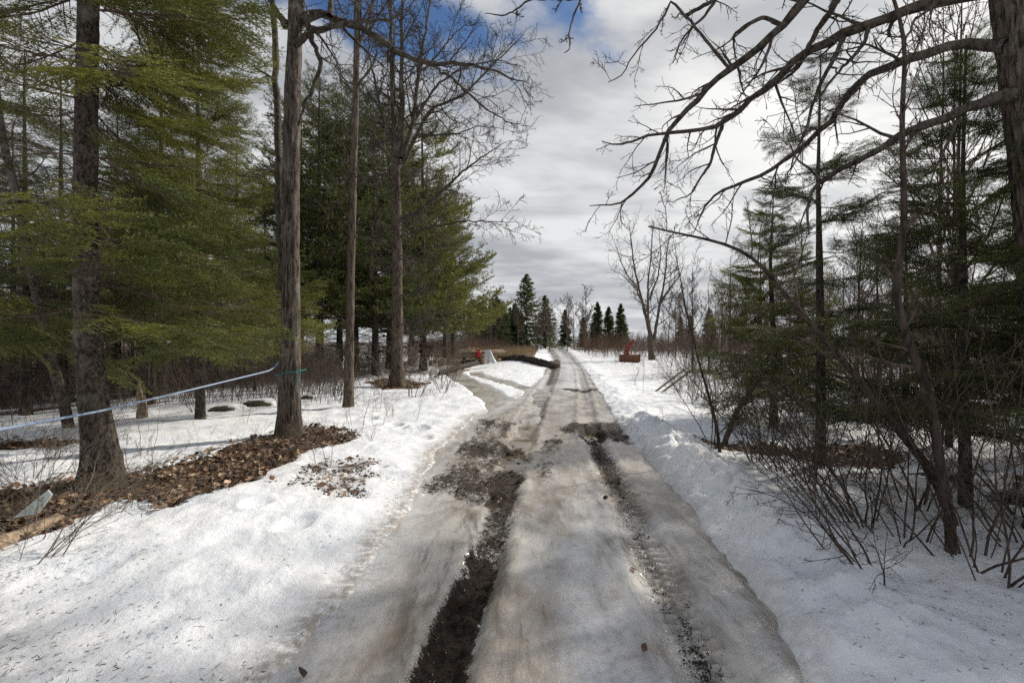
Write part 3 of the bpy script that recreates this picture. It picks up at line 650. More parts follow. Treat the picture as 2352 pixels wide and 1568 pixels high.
for i, (px, d, s, v) in enumerate(((972, 29, 1.02, 0), (895, 31, 1.12, 0), (735, 25, 1.0, 1), (815, 30, 1.15, 1), (1040, 44, .9, 0), (690, 33, 1.1, 1), (1022, 40, .95, 0), (945, 35, 1.0, 0), (862, 25, .9, 0), (780, 34, 1.1, 0))):
    place_conifer('pine_tree', PINEP[v], (px-1176)/S*d, d, (.6, 2.2, 3.9, 5.2, 1.3, .2, 2.9, 4.4, .9, 3.3)[i], s, PN[i], 'pines of the stand beside the wood pile')
# ------------------------------------------------------------------ bare trees
def limb_mesh(pts, r0, r1, rng, n=26, dens=3.2, l1=.9, wig=.2, up=-.02, k2=5, k3=3, sides=7, rmin=.0036, t0=.12, kink=.012):
    q = resample(pts, n, 1); L = np.linalg.norm(np.diff(q, axis=0), axis=1).sum()
    q[1:-1] += rng.normal(0, kink*min(L, 3)/2, (n-2, 3)); R = (np.linspace(1, 0, n)**.8*(r0-r1)+r1)*(1+(.6 if r0 > .04 else 0)*np.exp(-np.arange(n)/1.2))*rng.uniform(.9, 1.12, n)
    mb = MB().tubes(q, R, sides); A, RA = q[None], R[None]
    k1 = max(int(L*dens), 3)
    B, RB = grow(A, RA, k1, rng, (t0, 1), (30, 75), (.45, 1.15), 7, wig, up, .5, rmin, .35, absl=l1); mb.tubes(B, RB, 4)
    C, RC = grow(B, RB, k2, rng, (.15, 1), (30, 70), (.25, .55), 5, wig, up, .65, rmin*.85, .3); mb.tubes(C, RC, 3)
    if k3:
        D, RD = grow(C, RC, k3, rng, (.2, 1), (30, 70), (.3, .55), 3, wig, up, .7, rmin*.7, .3); mb.tubes(D, RD, 3)
    return mb
def bare_hero(label, base_px, trunk, rad, limbs, seed, bark, limbbark, cat='tree', name='bare_tree', sides=36, rings=140, af=5, zf=1.2, amp=.13, flare=.35, **lk):
    rng = np.random.default_rng(seed); x, y = base_px; z0 = gz(x, y); o = np.array([x, y, z0])
    root = link(name, None, None, o, label=label, cat=cat)
    tp = np.array([np.array(p)-o for p in trunk]); tp[0, 2] = -.15
    V, F, q, rz = bark_trunk(tp, rad, sides, rings, seed, af, zf, amp, flare); MB().add(V, F).obj('trunk', bark, root)
    wood = q.copy()
    for lb in limbs:
        pts, r0, r1 = lb[:3]; kw = dict(lk); kw.update(lb[3] if len(lb) > 3 else {})
        pp = np.array([np.array(p)-o for p in pts]); dist = np.linalg.norm(wood-pp[0], axis=1)      # every limb starts inside the wood that carries it
        if dist.min() < 1.6 and r0 < .045: pp = np.vstack([wood[dist.argmin()], pp[1:]])
        limb_mesh(pp, r0, r1, rng, **kw).obj('limb', limbbark, root); wood = np.vstack([wood, resample(pp, 40, 1)])
    return root
def PL(f, pts, d0, d1=None):
    d1 = d0 if d1 is None else d1; k = len(pts)
    return [P(*f(*p), d0+(d1-d0)*i/(k-1)) for i, p in enumerate(pts)]
# --- furrowed maple with arching limbs
dM = 9.1; bM = G(662, 1003)
limbsM = [(PL(C3, ((180, 140), (215, 120), (250, 75), (330, 80), (440, 120), (560, 170), (700, 260), (850, 340), (950, 380), (1100, 375), (1250, 390), (1400, 440), (1530, 480)), dM, 9.9), .085, .008),
          (PL(C3, ((160, 290), (190, 250), (250, 200), (400, 150), (560, 125), (680, 128), (800, 90)), dM, 8.4), .07, .008),
          (PL(C3, ((230, 110), (250, 160), (265, 240), (320, 350), (290, 480), (230, 600), (185, 740)), dM-.1, dM-.2), .05, .02, dict(dens=1.5, l1=.5)),
          (PL(C3, ((950, 380), (1100, 470), (1200, 560), (1300, 650), (1430, 720), (1540, 740)), 9.5, 9.9), .03, .006),
          (PL(C3, ((370, 100), (380, 0), (420, -200), (480, -420)), 9.2, 9.6), .05, .01),
          (PL(C3, ((95, 1700), (80, 1300), (70, 900), (60, 500), (40, 150), (20, -200)), dM+.7, dM+.8), .09, .05, dict(dens=1.0, l1=.8)), (PL(C3, ((120, 150), (60, 80), (0, -60), (-40, -300)), dM, 9.0), .06, .01)]
bare_hero('furrowed maple tied with teal cord, arching limb over the clearing', bM,
          [P(665, 1010, dM), P(664, 950, dM), P(668, 784, dM), P(668, 600, dM), P(668, 400, dM), P(672, 200, dM), P(678, 60, dM), P(690, -150, dM), P(700, -400, dM)],
          (.225, .185, .17, .16, .155, .152, .15, .145, .14, .135, .13, .12, .11, .08), limbsM, 301, M_MAPLEBARK, M_LIMB, name='maple_tree', dens=3, l1=1.4, wig=.14, up=.0, rmin=.005, k2=7)
# --- straight slim trunk
bT = G(800, 937); dT = bT[1]
bare_hero('straight slim bare trunk standing alone in the snow', bT,
          [P(800, 940, dT), P(803, 800, dT), P(806, 600, dT), P(812, 400, dT), P(818, 200, dT), P(822, 0, dT), P(826, -250, dT)], (.135, .115, .11, .1, .092, .085, .08, .07, .05),
          [(PL(C3, ((535, 280), (600, 120), (640, -40), (660, -200)), dT, dT+.3), .05, .008), (PL(C3, ((530, 520), (600, 420), (650, 330), (640, 200)), dT, dT-.5), .035, .006),
           (PL(C3, ((500, 800), (430, 730), (360, 700), (300, 620)), dT, dT+.8), .02, .004), (PL(C3, ((500, 1040), (600, 1010), (700, 1000), (820, 960)), dT, dT-.3), .022, .004),
           (PL(C3, ((490, 1380), (600, 1400), (720, 1480), (800, 1500)), dT, dT-.2), .018, .004), (PL(C3, ((495, 1200), (400, 1180), (300, 1210)), dT, dT-.6), .02, .004),
           (PL(C3, ((520, 560), (440, 440), (380, 280), (330, 130)), dT, dT+.5), .03, .005)], 302, M_ASHBARK, M_LIMB, sides=24, rings=110, dens=3, l1=1.7, wig=.14, rmin=.0065, k2=6)
# --- spreading many-stemmed tree
bS = G(912, 888); dS = bS[1]
sp = lambda pts, a=0, b=0: PL(C3, pts, dS+a, dS+b)
limbsS = [(sp(((765, 930), (742, 600), (735, 300), (728, 0), (720, -250)), 0, .5), .13, .02), (sp(((775, 930), (800, 600), (792, 300), (800, 0), (815, -250)), 0, -.6), .12, .02),
          (sp(((790, 930), (860, 720), (895, 420), (930, 200), (965, 0), (1000, -160)), 0, .3), .1, .012), (sp(((800, 960), (860, 850), (930, 680), (1000, 620), (1130, 580), (1290, 430), (1400, 320), (1480, 230)), 0, -1), .085, .008),
          (sp(((785, 1290), (900, 1235), (1050, 1110), (1180, 985), (1300, 900), (1420, 830)), 0, -.8), .075, .008), (sp(((780, 1395), (900, 1350), (1000, 1330), (1150, 1300), (1330, 1300), (1500, 1310)), 0, -1.5), .05, .006),
          (sp(((750, 950), (680, 870), (620, 780), (560, 720), (520, 600)), 0, .8), .07, .008), (sp(((760, 900), (690, 720), (640, 500), (600, 300), (590, 100)), 0, -.8), .08, .01),
          (sp(((900, 430), (1000, 330), (1100, 200), (1200, 120)), .2, 0), .05, .006), (sp(((870, 700), (1000, 500), (1150, 400), (1350, 350), (1530, 400)), .2, .8), .06, .006),
          (sp(((930, 820), (1100, 790), (1250, 740), (1420, 760)), -.3, .4), .04, .005), (sp(((760, 1500), (860, 1520), (960, 1540), (1050, 1500)), -.1, -1.2), .03, .005), (sp(((1000, 620), (1080, 700), (1180, 740), (1240, 840)), -.5, -.5), .03, .005),
          (sp(((745, 1020), (640, 1040), (560, 1060), (470, 1020)), 0, -1.4), .045, .006), (sp(((745, 1350), (620, 1320), (520, 1310), (430, 1340)), 0, -1.2), .04, .006), (sp(((735, 1560), (640, 1500), (560, 1480)), 0, -1), .03, .005)]
rgs = np.random.default_rng(12)
for k in range(16):
    z = rgs.uniform(2.0, 8.5); c = np.array([bS[0], dS, z]); az = rgs.random()*6.28; d = np.array([math.cos(az), math.sin(az)-.3, rgs.uniform(-.05, .35)]); L = rgs.uniform(1.2, 3.0); limbsS.append(([c, c+d*L*.5, c+d*L+[0, 0, .15]], .03, .006, dict(dens=3.4, l1=1.1)))
bare_hero('spreading bare tree with many upright stems and rough bark', bS, [P(912, 895, dS), P(913, 784, dS), P(912, 600, dS), P(910, 450, dS), P(908, 360, dS)], (.32, .235, .215, .205, .2, .195, .19, .18, .16), limbsS, 303, M_ASHBARK, M_LIMB,
          flare=.4, rings=110, dens=3.0, l1=2.3, wig=.12, up=.02, k2=8, k3=4, rmin=.0075)
# --- big furrowed trunk at the verge; its limbs hang out over the track
dO = 4.6; bO = np.array([(2455-1176)/S*dO, dO])
o6 = lambda pts, a, b: PL(C6, pts, a, b)
limbsO = [(o6(((2230, -75), (2090, -45), (1960, -10), (1800, 30), (1680, 60), (1500, 130), (1380, 190), (1250, 225), (1150, 290), (1060, 370), (960, 480), (880, 520), (800, 600), (740, 670), (690, 685), (600, 700), (440, 710), (330, 715), (240, 760), (160, 790), (80, 755)), dO, 7.2), .062, .006),
          (o6(((2245, 242), (2130, 236), (2000, 235), (1880, 255), (1760, 310), (1640, 340), (1530, 380), (1450, 430), (1400, 500), (1370, 570), (1310, 640), (1230, 720), (1140, 800), (1000, 900), (900, 960), (800, 985), (720, 1010), (660, 1050), (620, 1110), (600, 1170), (570, 1250)), dO, 7.4), .05, .005),
          (o6(((2275, 510), (2170, 525), (2060, 560), (1940, 620), (1840, 660), (1740, 700), (1650, 740), (1560, 800), (1480, 850), (1400, 880), (1320, 920), (1250, 970), (1190, 1030), (1180, 1120), (1175, 1200), (1190, 1260)), dO, 5.2), .055, .006),
          (o6(((1420, -260), (1280, -150), (1160, -10), (1090, 90), (1020, 170), (930, 240), (830, 330), (690, 430), (640, 470), (600, 530), (540, 580), (480, 650), (400, 730), (395, 800), (370, 880), (330, 950), (280, 1010), (200, 1080), (100, 1105), (15, 1100)), 4.9, 7.0), .052, .006),
          (o6(((1420, -180), (1340, -10), (1300, 70), (1250, 130), (1180, 260), (1160, 320), (1100, 400), (980, 470)), 4.9, 6.0), .045, .006),
          (o6(((1380, 190), (1330, 300), (1250, 450), (1215, 540), (1170, 700), (1110, 830), (1060, 990)), 5.25, 5.6), .027, .004), (o6(((1560, 140), (1480, 240), (1380, 350), (1300, 440), (1230, 540), (1150, 610)), 5.1, 5.3), .024, .004),
          (o6(((470, -120), (445, -10), (430, 60), (370, 160), (310, 230), (250, 290), (210, 370), (180, 420), (115, 440)), 5.6, 5.8), .02, .0045, dict(l1=.5)), (o6(((760, -120), (700, -10), (620, 100), (560, 150), (500, 230), (460, 340)), 5.6, 5.8), .025, .0045, dict(l1=.7)),
          (o6(((1030, 120), (950, 90), (860, 130), (780, 190), (790, 270), (800, 350)), 5.3, 5.6), .027, .004), (PL(C3, ((1900, -120), (1845, 0), (1800, 100), (1775, 200), (1785, 290), (1750, 313)), 3.6, 3.5), .010, .003, dict(dens=1.5, l1=.12)),
          (PL(C3, ((1640, -80), (1540, 0), (1480, 50), (1400, 95), (1285, 80)), 3.6, 3.5), .010, .003, dict(dens=1.5, l1=.12)), (o6(((730, 690), (690, 760), (660, 880), (600, 960), (560, 1040), (450, 1080)), 6.3, 6.6), .026, .004),
          (o6(((1860, 50), (1750, 110), (1690, 250), (1640, 330), (1610, 420)), 4.6, 4.4), .018, .004), (o6(((1250, 970), (1190, 900), (1130, 860), (1080, 760)), 5.0, 5.1), .016, .004)]
rg = np.random.default_rng(9)
for k, (z, az, L) in enumerate(((6.5, 3.0, 4.6), (7.4, 2.3, 5.0), (8.0, 3.9, 4.2), (9, 2.8, 4.5), (9.6, 1.0, 4), (7, .2, 4), (8.6, 5.2, 4.2), (10.5, 3.4, 3.5))):
    c = np.array([(2320-1176)/S*dO-.02*z, dO, z]); d = np.array([math.cos(az), math.sin(az), .25]); limbsO.append(([c, c+d*L*.3, c+d*L*.65+[0, 0, .2], c+d*L], .07, .008, dict(dens=2.2, k3=2)))
bare_hero('big deeply furrowed trunk with long drooping limbs over the track', bO, [P(2462, 1260, dO), P(2440, 1000, dO), P(2416, 674, dO), P(2394, 430, dO), P(2374, 258, dO), P(2344, 0, dO), P(2310, -400, dO), P(2290, -900, dO), P(2300, -1500, dO)],
          (.25, .215, .205, .2, .197, .195, .19, .185, .175, .16, .14, .1, .07), limbsO, 304, M_MAPLEBARK, M_LIMB, sides=96, rings=420, af=9, zf=2.0, amp=.2, dens=4.2, l1=.95, wig=.16, up=-.03, k2=5, k3=3, rmin=.0033, kink=.006)
# --- thin leaning trees and arching stems
def stem_tree(label, pts, r0, r1, seed, name='bare_sapling', bark=M_DARKBARK, cat='sapling', **kw):
    o = np.array([pts[0][0], pts[0][1], gz(pts[0][0], pts[0][1])]); rng = np.random.default_rng(seed)
    q = np.array([np.array(p)-o for p in pts]); q[0, 2] = -.1
    root = link(name, None, None, o, label=label, cat=cat); q2 = resample(q, 30, 2); R = np.linspace(r0, r1, 30)
    MB().tubes(q2, R, 9).obj('trunk', bark, root)
    rr = MB(); B, RB = grow(q2[None], R[None], kw.get('k', 14), rng, kw.get('t', (.3, 1)), (30, 70), (.4, 1.1), 8, .14, .03, .45, .0032, .3, absl=kw.get('l', 1.0)); rr.tubes(B, RB, 4)
    C, RC = grow(B, RB, 5, rng, (.15, 1), (25, 60), (.3, .55), 5, .15, .02, .6, .0028); rr.tubes(C, RC, 3); D, RD = grow(C, RC, 2, rng, (.2, 1), (25, 60), (.3, .6), 3, .15, .0, .6, .0024); rr.tubes(D, RD, 3)
    rr.obj('crown', M_TWIG, root); return root
s1 = [P(*C7(*p), 4.06) for p in ((1660, 1548), (1670, 1400), (1640, 1220), (1600, 1060), (1590, 930), (1560, 740), (1500, 560), (1430, 380), (1380, 230), (1340, 150), (1380, 50))]+[P(*C6(*p), 4.0) for p in ((1690, 1300), (1700, 1150), (1700, 1000), (1685, 850), (1690, 700), (1680, 580), (1690, 480), (1710, 350), (1700, 200), (1680, 90), (1640, 0), (1600, -120))]
stem_tree('tall wavy stem rising from the snow bank in front of the firs', s1, .042, .012, 401, l=.8)
s2 = [P(*C7(*p), 4.7) for p in ((1690, 1400), (1580, 1120), (1480, 990), (1400, 900), (1350, 830), (1260, 720), (1150, 580), (1050, 460), (960, 360), (880, 270), (800, 180), (740, 110), (690, 30))]+[P(*C6(*p), 4.75) for p in ((920, 1400), (860, 1350), (800, 1320), (690, 1290), (560, 1260), (440, 1240), (330, 1210))]
stem_tree('dark leaning trunk arching low across towards the track', s2, .048, .008, 402, l=1.0, k=18, t=(.25, 1))
s3 = [P(*C7(*p), 7.6) for p in ((430, 990), (410, 850), (360, 660), (310, 500), (280, 350), (240, 220), (220, 80), (190, -60))]
stem_tree('thin upright sapling at the verge above the snow bank', s3, .028, .006, 403, l=1.2, k=12, t=(.1, 1))
s4 = [P(*C7(*p), 8.2) for p in ((430, 900), (500, 800), (560, 700), (640, 600), (740, 480), (850, 380), (950, 330))]
stem_tree('crooked forked sapling leaning away from the track', s4, .045, .012, 404, l=1.3, k=16, bark=M_TWIG)
s5 = [P(*C7(*p), 5.0) for p in ((1130, 1210), (1170, 1100), (1010, 990), (900, 900), (780, 800), (700, 700))]
s6 = [P(*C2(*p), 9.8) for p in ((410, 1130), (370, 900), (320, 770), (300, 700), (270, 560), (240, 430), (200, 250), (170, 100))]+[P(39, 449, 9.8), P(8, 332, 9.8), P(-10, 200, 9.8), P(-20, 0, 9.8)]
stem_tree('lichen-grey leaning tree in the dim wood behind the spruce', s6, .10, .05, 405, bark=M_SPRUCEBARK, l=1.4, k=14, name='leaning_tree', cat='tree', t=(.4, 1))
s7 = [P(*C2(*p), 9.7) for p in ((325, 790), (270, 710), (200, 640), (100, 560), (0, 520), (-120, 500))]
mb = MB().tubes(resample(s7, 24, 2), np.linspace(.05, .03, 24), 8); mb.obj('fallen_branch', bark_mat('mossy_bark', (.05, .045, .025), (.13, .12, .05), (.16, .15, .06), 12, (1, 1, 1), .6, .4), label='mossy curved branch leaning on the grey leaning tree', cat='branch')
# --- tree with forked stems beyond the right verge
c5 = lambda x, y: (1102.5+x*.2734, 551+y*.2734); dF = 46.; bF = np.array([(1497-1176)/S*dF, dF])
f5 = lambda pts, a=0: PL(c5, pts, dF, dF+a)
bare_hero('forked bare tree standing beyond the red machine', bF, [P(1497, 830, dF), P(1495, 800, dF), P(1492, 770, dF)], (.32, .27, .25, .2),
          [(f5(((1430, 850), (1420, 750), (1340, 430), (1290, 200), (1270, 0), (1250, -150)), 1), .15, .02), (f5(((1440, 850), (1410, 640), (1410, 350), (1440, 100), (1450, -120)), -1), .14, .02), (f5(((1460, 850), (1500, 600), (1550, 350), (1570, 100), (1600, -80)), 0), .15, .02),
           (f5(((1380, 560), (1300, 400), (1180, 280), (1090, 250)), 0), .08, .01), (f5(((1520, 520), (1600, 400), (1680, 300), (1720, 180)), 1), .1, .012), (f5(((1330, 420), (1240, 300), (1180, 180), (1150, 60)), -1), .08, .012), (f5(((1420, 500), (1500, 300), (1520, 100), (1500, -100)), 1), .09, .012)],
          305, M_ASHBARK, M_ASHBARK, name='bare_tree', sides=16, rings=30, dens=1.3, l1=3.4, wig=.12, up=.12, k2=6, k3=4, rmin=.010, flare=.3)

# ------------------------------------------------------------------ bare background trees and shrubs (prototypes and copies)
def bare_proto(h, seed, bark, twig, k1=14, rt=None, spread=(25, 55), rmin=.009):
    rng = np.random.default_rng(seed); tm, q, rr = simple_trunk(h, rt or h*.011, seed, .03, 8, 20, .15)
    cr = MB(); A, RA = q[None], rr[None]
    B, RB = grow(A, RA, k1, rng, (.22, 1), spread, (.28, .5), 8, .1, .09, .55, rmin, .45); cr.tubes(B, RB, 4)
    C, RC = grow(B, RB, 7, rng, (.2, 1), (25, 60), (.3, .55), 6, .12, .06, .6, rmin*.8); cr.tubes(C, RC, 3)
    D, RD = grow(C, RC, 4, rng, (.2, 1), (25, 60), (.35, .6), 4, .12, .04, .7, rmin*.7); cr.tubes(D, RD, 3)
    return tm.mesh('trunk', [bark]), cr.mesh('crown', [twig])
def shrub_proto(h, seed, twig, stems=7, lean=(0, 0), spread=.35, rmin=.0021, r=.0115):
    rng = np.random.default_rng(seed); mb = MB(); a = rng.random(stems)*6.28
    p0 = np.stack([np.cos(a), np.sin(a), 0*a], 1)*rng.uniform(.02, .25, (stems, 1)); p0[:, 2] = -.12
    d = unit(np.stack([np.cos(a)*spread+lean[0], np.sin(a)*spread+lean[1], np.ones(stems)], 1)+rng.normal(0, .15, (stems, 3))); L = h*rng.uniform(.55, 1.1, (stems, 1)); out = [p0]
    for _ in range(8): d = unit(d+.09*rng.normal(size=d.shape)+np.array([lean[0]*.05, lean[1]*.05, -.01])); out.append(out[-1]+d*L/8)
    A = np.stack(out, 1); RA = r*rng.uniform(.6, 1.2, (stems, 1))*np.linspace(1, .2, 9)[None]; mb.tubes(A, RA, 5)
    B, RB = grow(A, RA, 8, rng, (.25, 1), (20, 50), (.2, .42), 6, .10, .03, .55, rmin, .4); mb.tubes(B, RB, 3)
    C, RC = grow(B, RB, 4, rng, (.2, 1), (25, 60), (.25, .5), 4, .15, .02, .65, rmin*.8); mb.tubes(C, RC, 3)
    D, RD = grow(C, RC, 2, rng, (.2, 1), (25, 60), (.3, .6), 3, .15, .02, .7, rmin*.7); mb.tubes(D, RD, 3)
    return mb.mesh('bare_shrub', [twig])
M_STEM = bark_mat('stem_bark', (.03, .023, .018), (.11, .082, .063), (.17, .14, .115), 9, (1, 1, .4), .5, .2)
BARE = [bare_proto(8, 501+i, M_DARKBARK, M_TWIG) for i in range(4)]
BAREFAR = [bare_proto(9, 511+i, M_ASHBARK, M_TWIG, 12, .09, rmin=.026) for i in range(2)]
SHRUB = [shrub_proto(h, 521+i, M_STEM, st, ln, sp_) for i, (h, st, ln, sp_) in enumerate(((3.2, 7, (-.35, -.1), .35), (2.6, 9, (-.2, 0), .5), (3.6, 6, (0, 0), .25), (2.2, 8, (-.5, -.2), .4), (3.0, 6, (.2, 0), .4)))]
SMALL = [shrub_proto(h, 541+i, m, st, (0, 0), sp_, .0014, .005) for i, (h, st, sp_, m) in enumerate(((.75, 3, .3, M_REDTWIG), (1.0, 2, .2, M_TWIG), (.55, 4, .45, M_REDTWIG), (1.3, 2, .15, M_TWIG), (.8, 1, .1, M_TWIG)))]
BRAMBLE = [shrub_proto(1.3, 561+i, M_DEADTWIG, 9, (.2, 0), .9, .0018, .006) for i in range(3)]
def place_bare(name, me, x, y, rz, s, label, group):
    r = link(name, None, None, (x, y, gz(x, y)-.05), (0, 0, rz), s, label, 'tree', group); link('trunk', me[0], r); link('crown', me[1], r); return r
rng = np.random.default_rng(88)
for i in range(56):
    d = rng.uniform(12, 40); px = rng.uniform(1570 if d > 22 else 1700, 2420)
    place_bare('bare_tree', BARE[i % 4], (px-1176)/S*d, d, rng.random()*6.3, rng.uniform(.45, .85), 'thin bare tree in the tangled thicket beyond the firs', 'bare trees of the thicket')
for i in range(40):
    d = rng.uniform(45, 85); px = rng.uniform(1510, 2300)
    place_bare('bare_tree', BAREFAR[i % 2], (px-1176)/S*d, d, rng.random()*6.3, rng.uniform(.55, .9), 'distant bare tree on the far side of the snowy opening', 'bare trees beyond the opening')
for i in range(36):
    d = rng.uniform(13, 44); px = rng.uniform(-100, 660)
    place_bare('bare_tree', BARE[i % 4], (px-1176)/S*d, d, rng.random()*6.3, rng.uniform(.5, 1.0), 'thin bare tree among the shaded firs of the wood', 'bare trees in the shaded wood')
for i in range(38):
    px = rng.uniform(1560, 2400); d = rng.uniform(4.6, 20)
    x = (px-1176)/S*d
    if x < float(ip(REDGE, d))+1.1: continue
    link('bare_shrub', SHRUB[i % 5], None, (x, d, gz(x, d)), (0, 0, rng.normal(0, .5)), rng.uniform(.55, 1.05), 'bare many-stemmed shrub in the tangle along the right verge'.replace('right ', 'ditch '), 'shrub', 'bare shrubs along the ditch')
for i, (px, py, v, s) in enumerate(((1985, 1210, 0, .8), (2010, 1330, 3, .9), (2075, 1250, 1, .7), (2215, 1290, 1, .8), (2290, 1330, 0, .75), (2100, 1170, 0, 1), (1880, 1140, 3, .8), (1640, 1030, 2, .8), (1730, 1060, 0, .8), (2350, 1260, 3, .9), (1800, 1080, 3, .9))):
    x, y = G(px, py); link('bare_shrub', SHRUB[v], None, (x, y, gz(x, y)), (0, 0, rng.normal(0, .3)), s, 'bare leaning shrub rooted in the snow bank above the track', 'shrub', 'leaning shrubs on the snow bank')
for i in range(46):
    d = rng.uniform(11, 30); px = rng.uniform(-60, 860)
    x = (px-1176)/S*d
    link('bare_shrub', SHRUB[i % 5], None, (x, d, gz(x, d)), (0, 0, rng.random()*6.3), rng.uniform(.4, .85), 'bare shrub in the dim undergrowth beneath the conifers', 'shrub', 'undergrowth shrubs below the conifers')
SHRUBP = [shrub_proto(h, 581+i, M_DEADTWIG, 6, (0, 0), .4, .0042, .016) for i, h in enumerate((3.0, 2.2, 3.8))]
for i in range(30):
    px = rng.uniform(700, 1050); d = rng.uniform(15.5, 32); x = (px-1176)/S*d
    link('bare_shrub', SHRUBP[i % 3], None, (x, d, gz(x, d)), (0, 0, rng.random()*6.3), rng.uniform(.45, 1.1), 'pale bare shrub around the spreading tree near the wood pile', 'shrub', 'shrubs around the spreading tree')
for i, (x, y, s, rz) in enumerate(((9.6, 10.4, 1.2, .3), (11.6, 13.2, 1.35, 2.0), (8.3, 9.2, .95, 4.1), (12.6, 10.2, 1.4, 5.0))):  # bare trees added on the right for streaky branch shadows on the snow
    place_bare('bare_tree', BARE[i], x, y, rz, (s*.62, s*.62, s), 'tall slender bare tree added for shade behind the firs near the furrowed trunk', 'tall slender trees added for shade behind the firs')
n = 0
while n < 58:
    px, py = rng.uniform(240, 1100), rng.uniform(870, 1100)
    x, y = G(px, py)
    if x > float(ip(LEDGE, y))-.9 or track_s(np.array([x]), np.array([y]))[0] > -.4: continue
    link('sapling_shoot', SMALL[n % 5], None, (x, y, gz(x, y)), (0, 0, rng.random()*6.3), rng.uniform(.5, 1.2), 'thin bare shoot poking up through the snow among the trunks', 'shoot', 'bare shoots in the snow by the wood'); n += 1
for i, (px, py) in enumerate(((1455, 885), (1470, 900), (1530, 905), (1545, 880), (1415, 845), (1360, 832), (1385, 835), (1600, 915), (1340, 826), (1560, 930), (1620, 985), (1545, 1000), (1480, 850), (1505, 870))):
    x, y = G(px, py); link('sapling_shoot', SMALL[(1, 3, 4)[i % 3]], None, (x, y, gz(x, y)), (0, 0, rng.random()*6.3), rng.uniform(.7, 1.3), 'thin bare shoot in the open snow across from the wood pile', 'shoot', 'bare shoots in the open snow')
for i, (px, py, s) in enumerate(((1430, 838, .55), (1452, 840, .6), (1470, 838, .5), (1412, 836, .5), (1520, 838, .7), (1540, 845, .6))):
    x, y = G(px, py); link('bare_shrub', SHRUB[i % 5], None, (x, y, gz(x, y)), (0, 0, rng.random()*6.3), s, 'small bare bush in the snow around the red machine', 'shrub', 'bushes around the red machine')
for i, (px, py, s) in enumerate(((20, 1330, .9), (90, 1240, .8), (160, 1180, .8), (240, 1190, .7), (-20, 1200, 1), (60, 1110, .9), (120, 1060, .9), (330, 1110, .6), (30, 1020, 1))):
    x, y = G(px, py); link('bramble', BRAMBLE[i % 3], None, (x, y, gz(x, y)), (0, 0, rng.random()*6.3), s, 'tangled pale bramble canes by the leaf litter at the spruce foot', 'bramble', 'bramble canes by the spruce')

# ------------------------------------------------------------------ far conifers and brush
def far_conifer(h, seed, wide, rag):
    rng = np.random.default_rng(seed); mb = MB(); n = 330
    for i in range(n):
        t = (i+rng.random())/n; z = h*(.06+.93*t); L = (wide*(1-t)**.8*rng.uniform(1-rag, 1.1)+.12); az = rng.random()*6.28
        d = np.array([math.cos(az), math.sin(az), -.15+.5*t]); k = 22
        s = rng.random(k)**.7; p = np.array([0, 0, z])+d*L*s[:, None]; q = unit(rng.normal(size=(k, 3))*[1, 1, .5]+d); w = unit(np.cross(q, rng.normal(size=(k, 3))))*.11; l = rng.uniform(.3, .6, (k, 1))*L**.4*.75
        V = np.stack([p-w, p+w, p+q*l], 1).reshape(-1, 3); mb.add(V, np.arange(len(V)).reshape(-1, 3), 0)
    tr = MB().tubes(np.stack([np.zeros((8,)), np.zeros(8), np.linspace(-.2, h, 8)], 1), np.linspace(h*.014, .02, 8), 6)
    return tr.mesh('trunk', [M_DARKBARK]), mb.mesh('crown', [M_FAR])
FARP = [far_conifer(14, 601, 4.9, .5), far_conifer(9, 602, 2.0, .4), far_conifer(10, 603, 2.6, .6)]
def far_tree(v, px, d, s, label, group, rz):
    x = (px-1176)/S*d; place_conifer('far_conifer', FARP[v], x, d, rz, s, label, group, -.1)
far_tree(0, 1210, 98, 1.08, 'tall broad pine towering over the far end of the track', None, 1)
far_tree(0, 1252, 92, .74, 'round-shouldered pine beside the tall broad pine', None, 2)
far_tree(2, 1298, 104, .82, 'lone ragged pine beyond the far end of the track', None, 3)
far_tree(1, 1372, 92, 1.0, 'widest of the small spruces beside the far road bend', None, 4)
for i, (px, d, s) in enumerate(((1398, 95, .92), (1426, 90, .95), (1340, 100, .72))): far_tree(1, px, d, s, 'narrow pointed spruce in the small far cluster', 'small pointed spruces far off', i)
for i in range(26):
    far_tree((2, 0, 0)[i % 3], rng.uniform(1080, 1200), rng.uniform(85, 125), (.95, .72, .66)[i % 3]*rng.uniform(.85, 1.1), 'dark conifer in the far tree line behind the brushy field', 'conifers of the far tree line', i)
for i in range(14):
    far_tree((2, 1)[i % 2], rng.uniform(1500, 2400), rng.uniform(80, 130), rng.uniform(.5, .8), 'low conifer on the far skyline behind the bare thicket', 'conifers beyond the thicket', i)
for i in range(26):
    d = rng.uniform(72, 105); px = rng.choice([rng.uniform(1290, 1350), rng.uniform(1120, 1190), rng.uniform(1230, 1290)])
    place_bare('bare_tree', BAREFAR[i % 2], (px-1176)/S*d, d, rng.random()*6.3, rng.uniform(.6, 1.0), 'small bare tree in front of the far conifers', 'bare trees before the far conifers')
def brush(name, label, mat, pts, hs, seed, br=3, w=.02):
    rng = np.random.default_rng(seed); B = len(pts); m = 4
    d = unit(np.stack([rng.normal(0, .25, B), rng.normal(0, .25, B), np.ones(B)], 1)); out = [np.array(pts)]
    for _ in range(m-1): d = unit(d+.12*rng.normal(size=d.shape)); out.append(out[-1]+d*hs[:, None]/(m-1))
    A = np.stack(out, 1); RA = w*np.linspace(1, .35, m)[None]*np.ones((B, 1)); mb = MB().tubes(A, RA, 3)
    C, RC = grow(A, RA, br, rng, (.25, 1), (20, 50), (.3, .6), 3, .12, .05, .7, w*.4); mb.tubes(C, RC, 3)
    mb.obj(name, mat, kind='stuff', label=label, cat='brush')
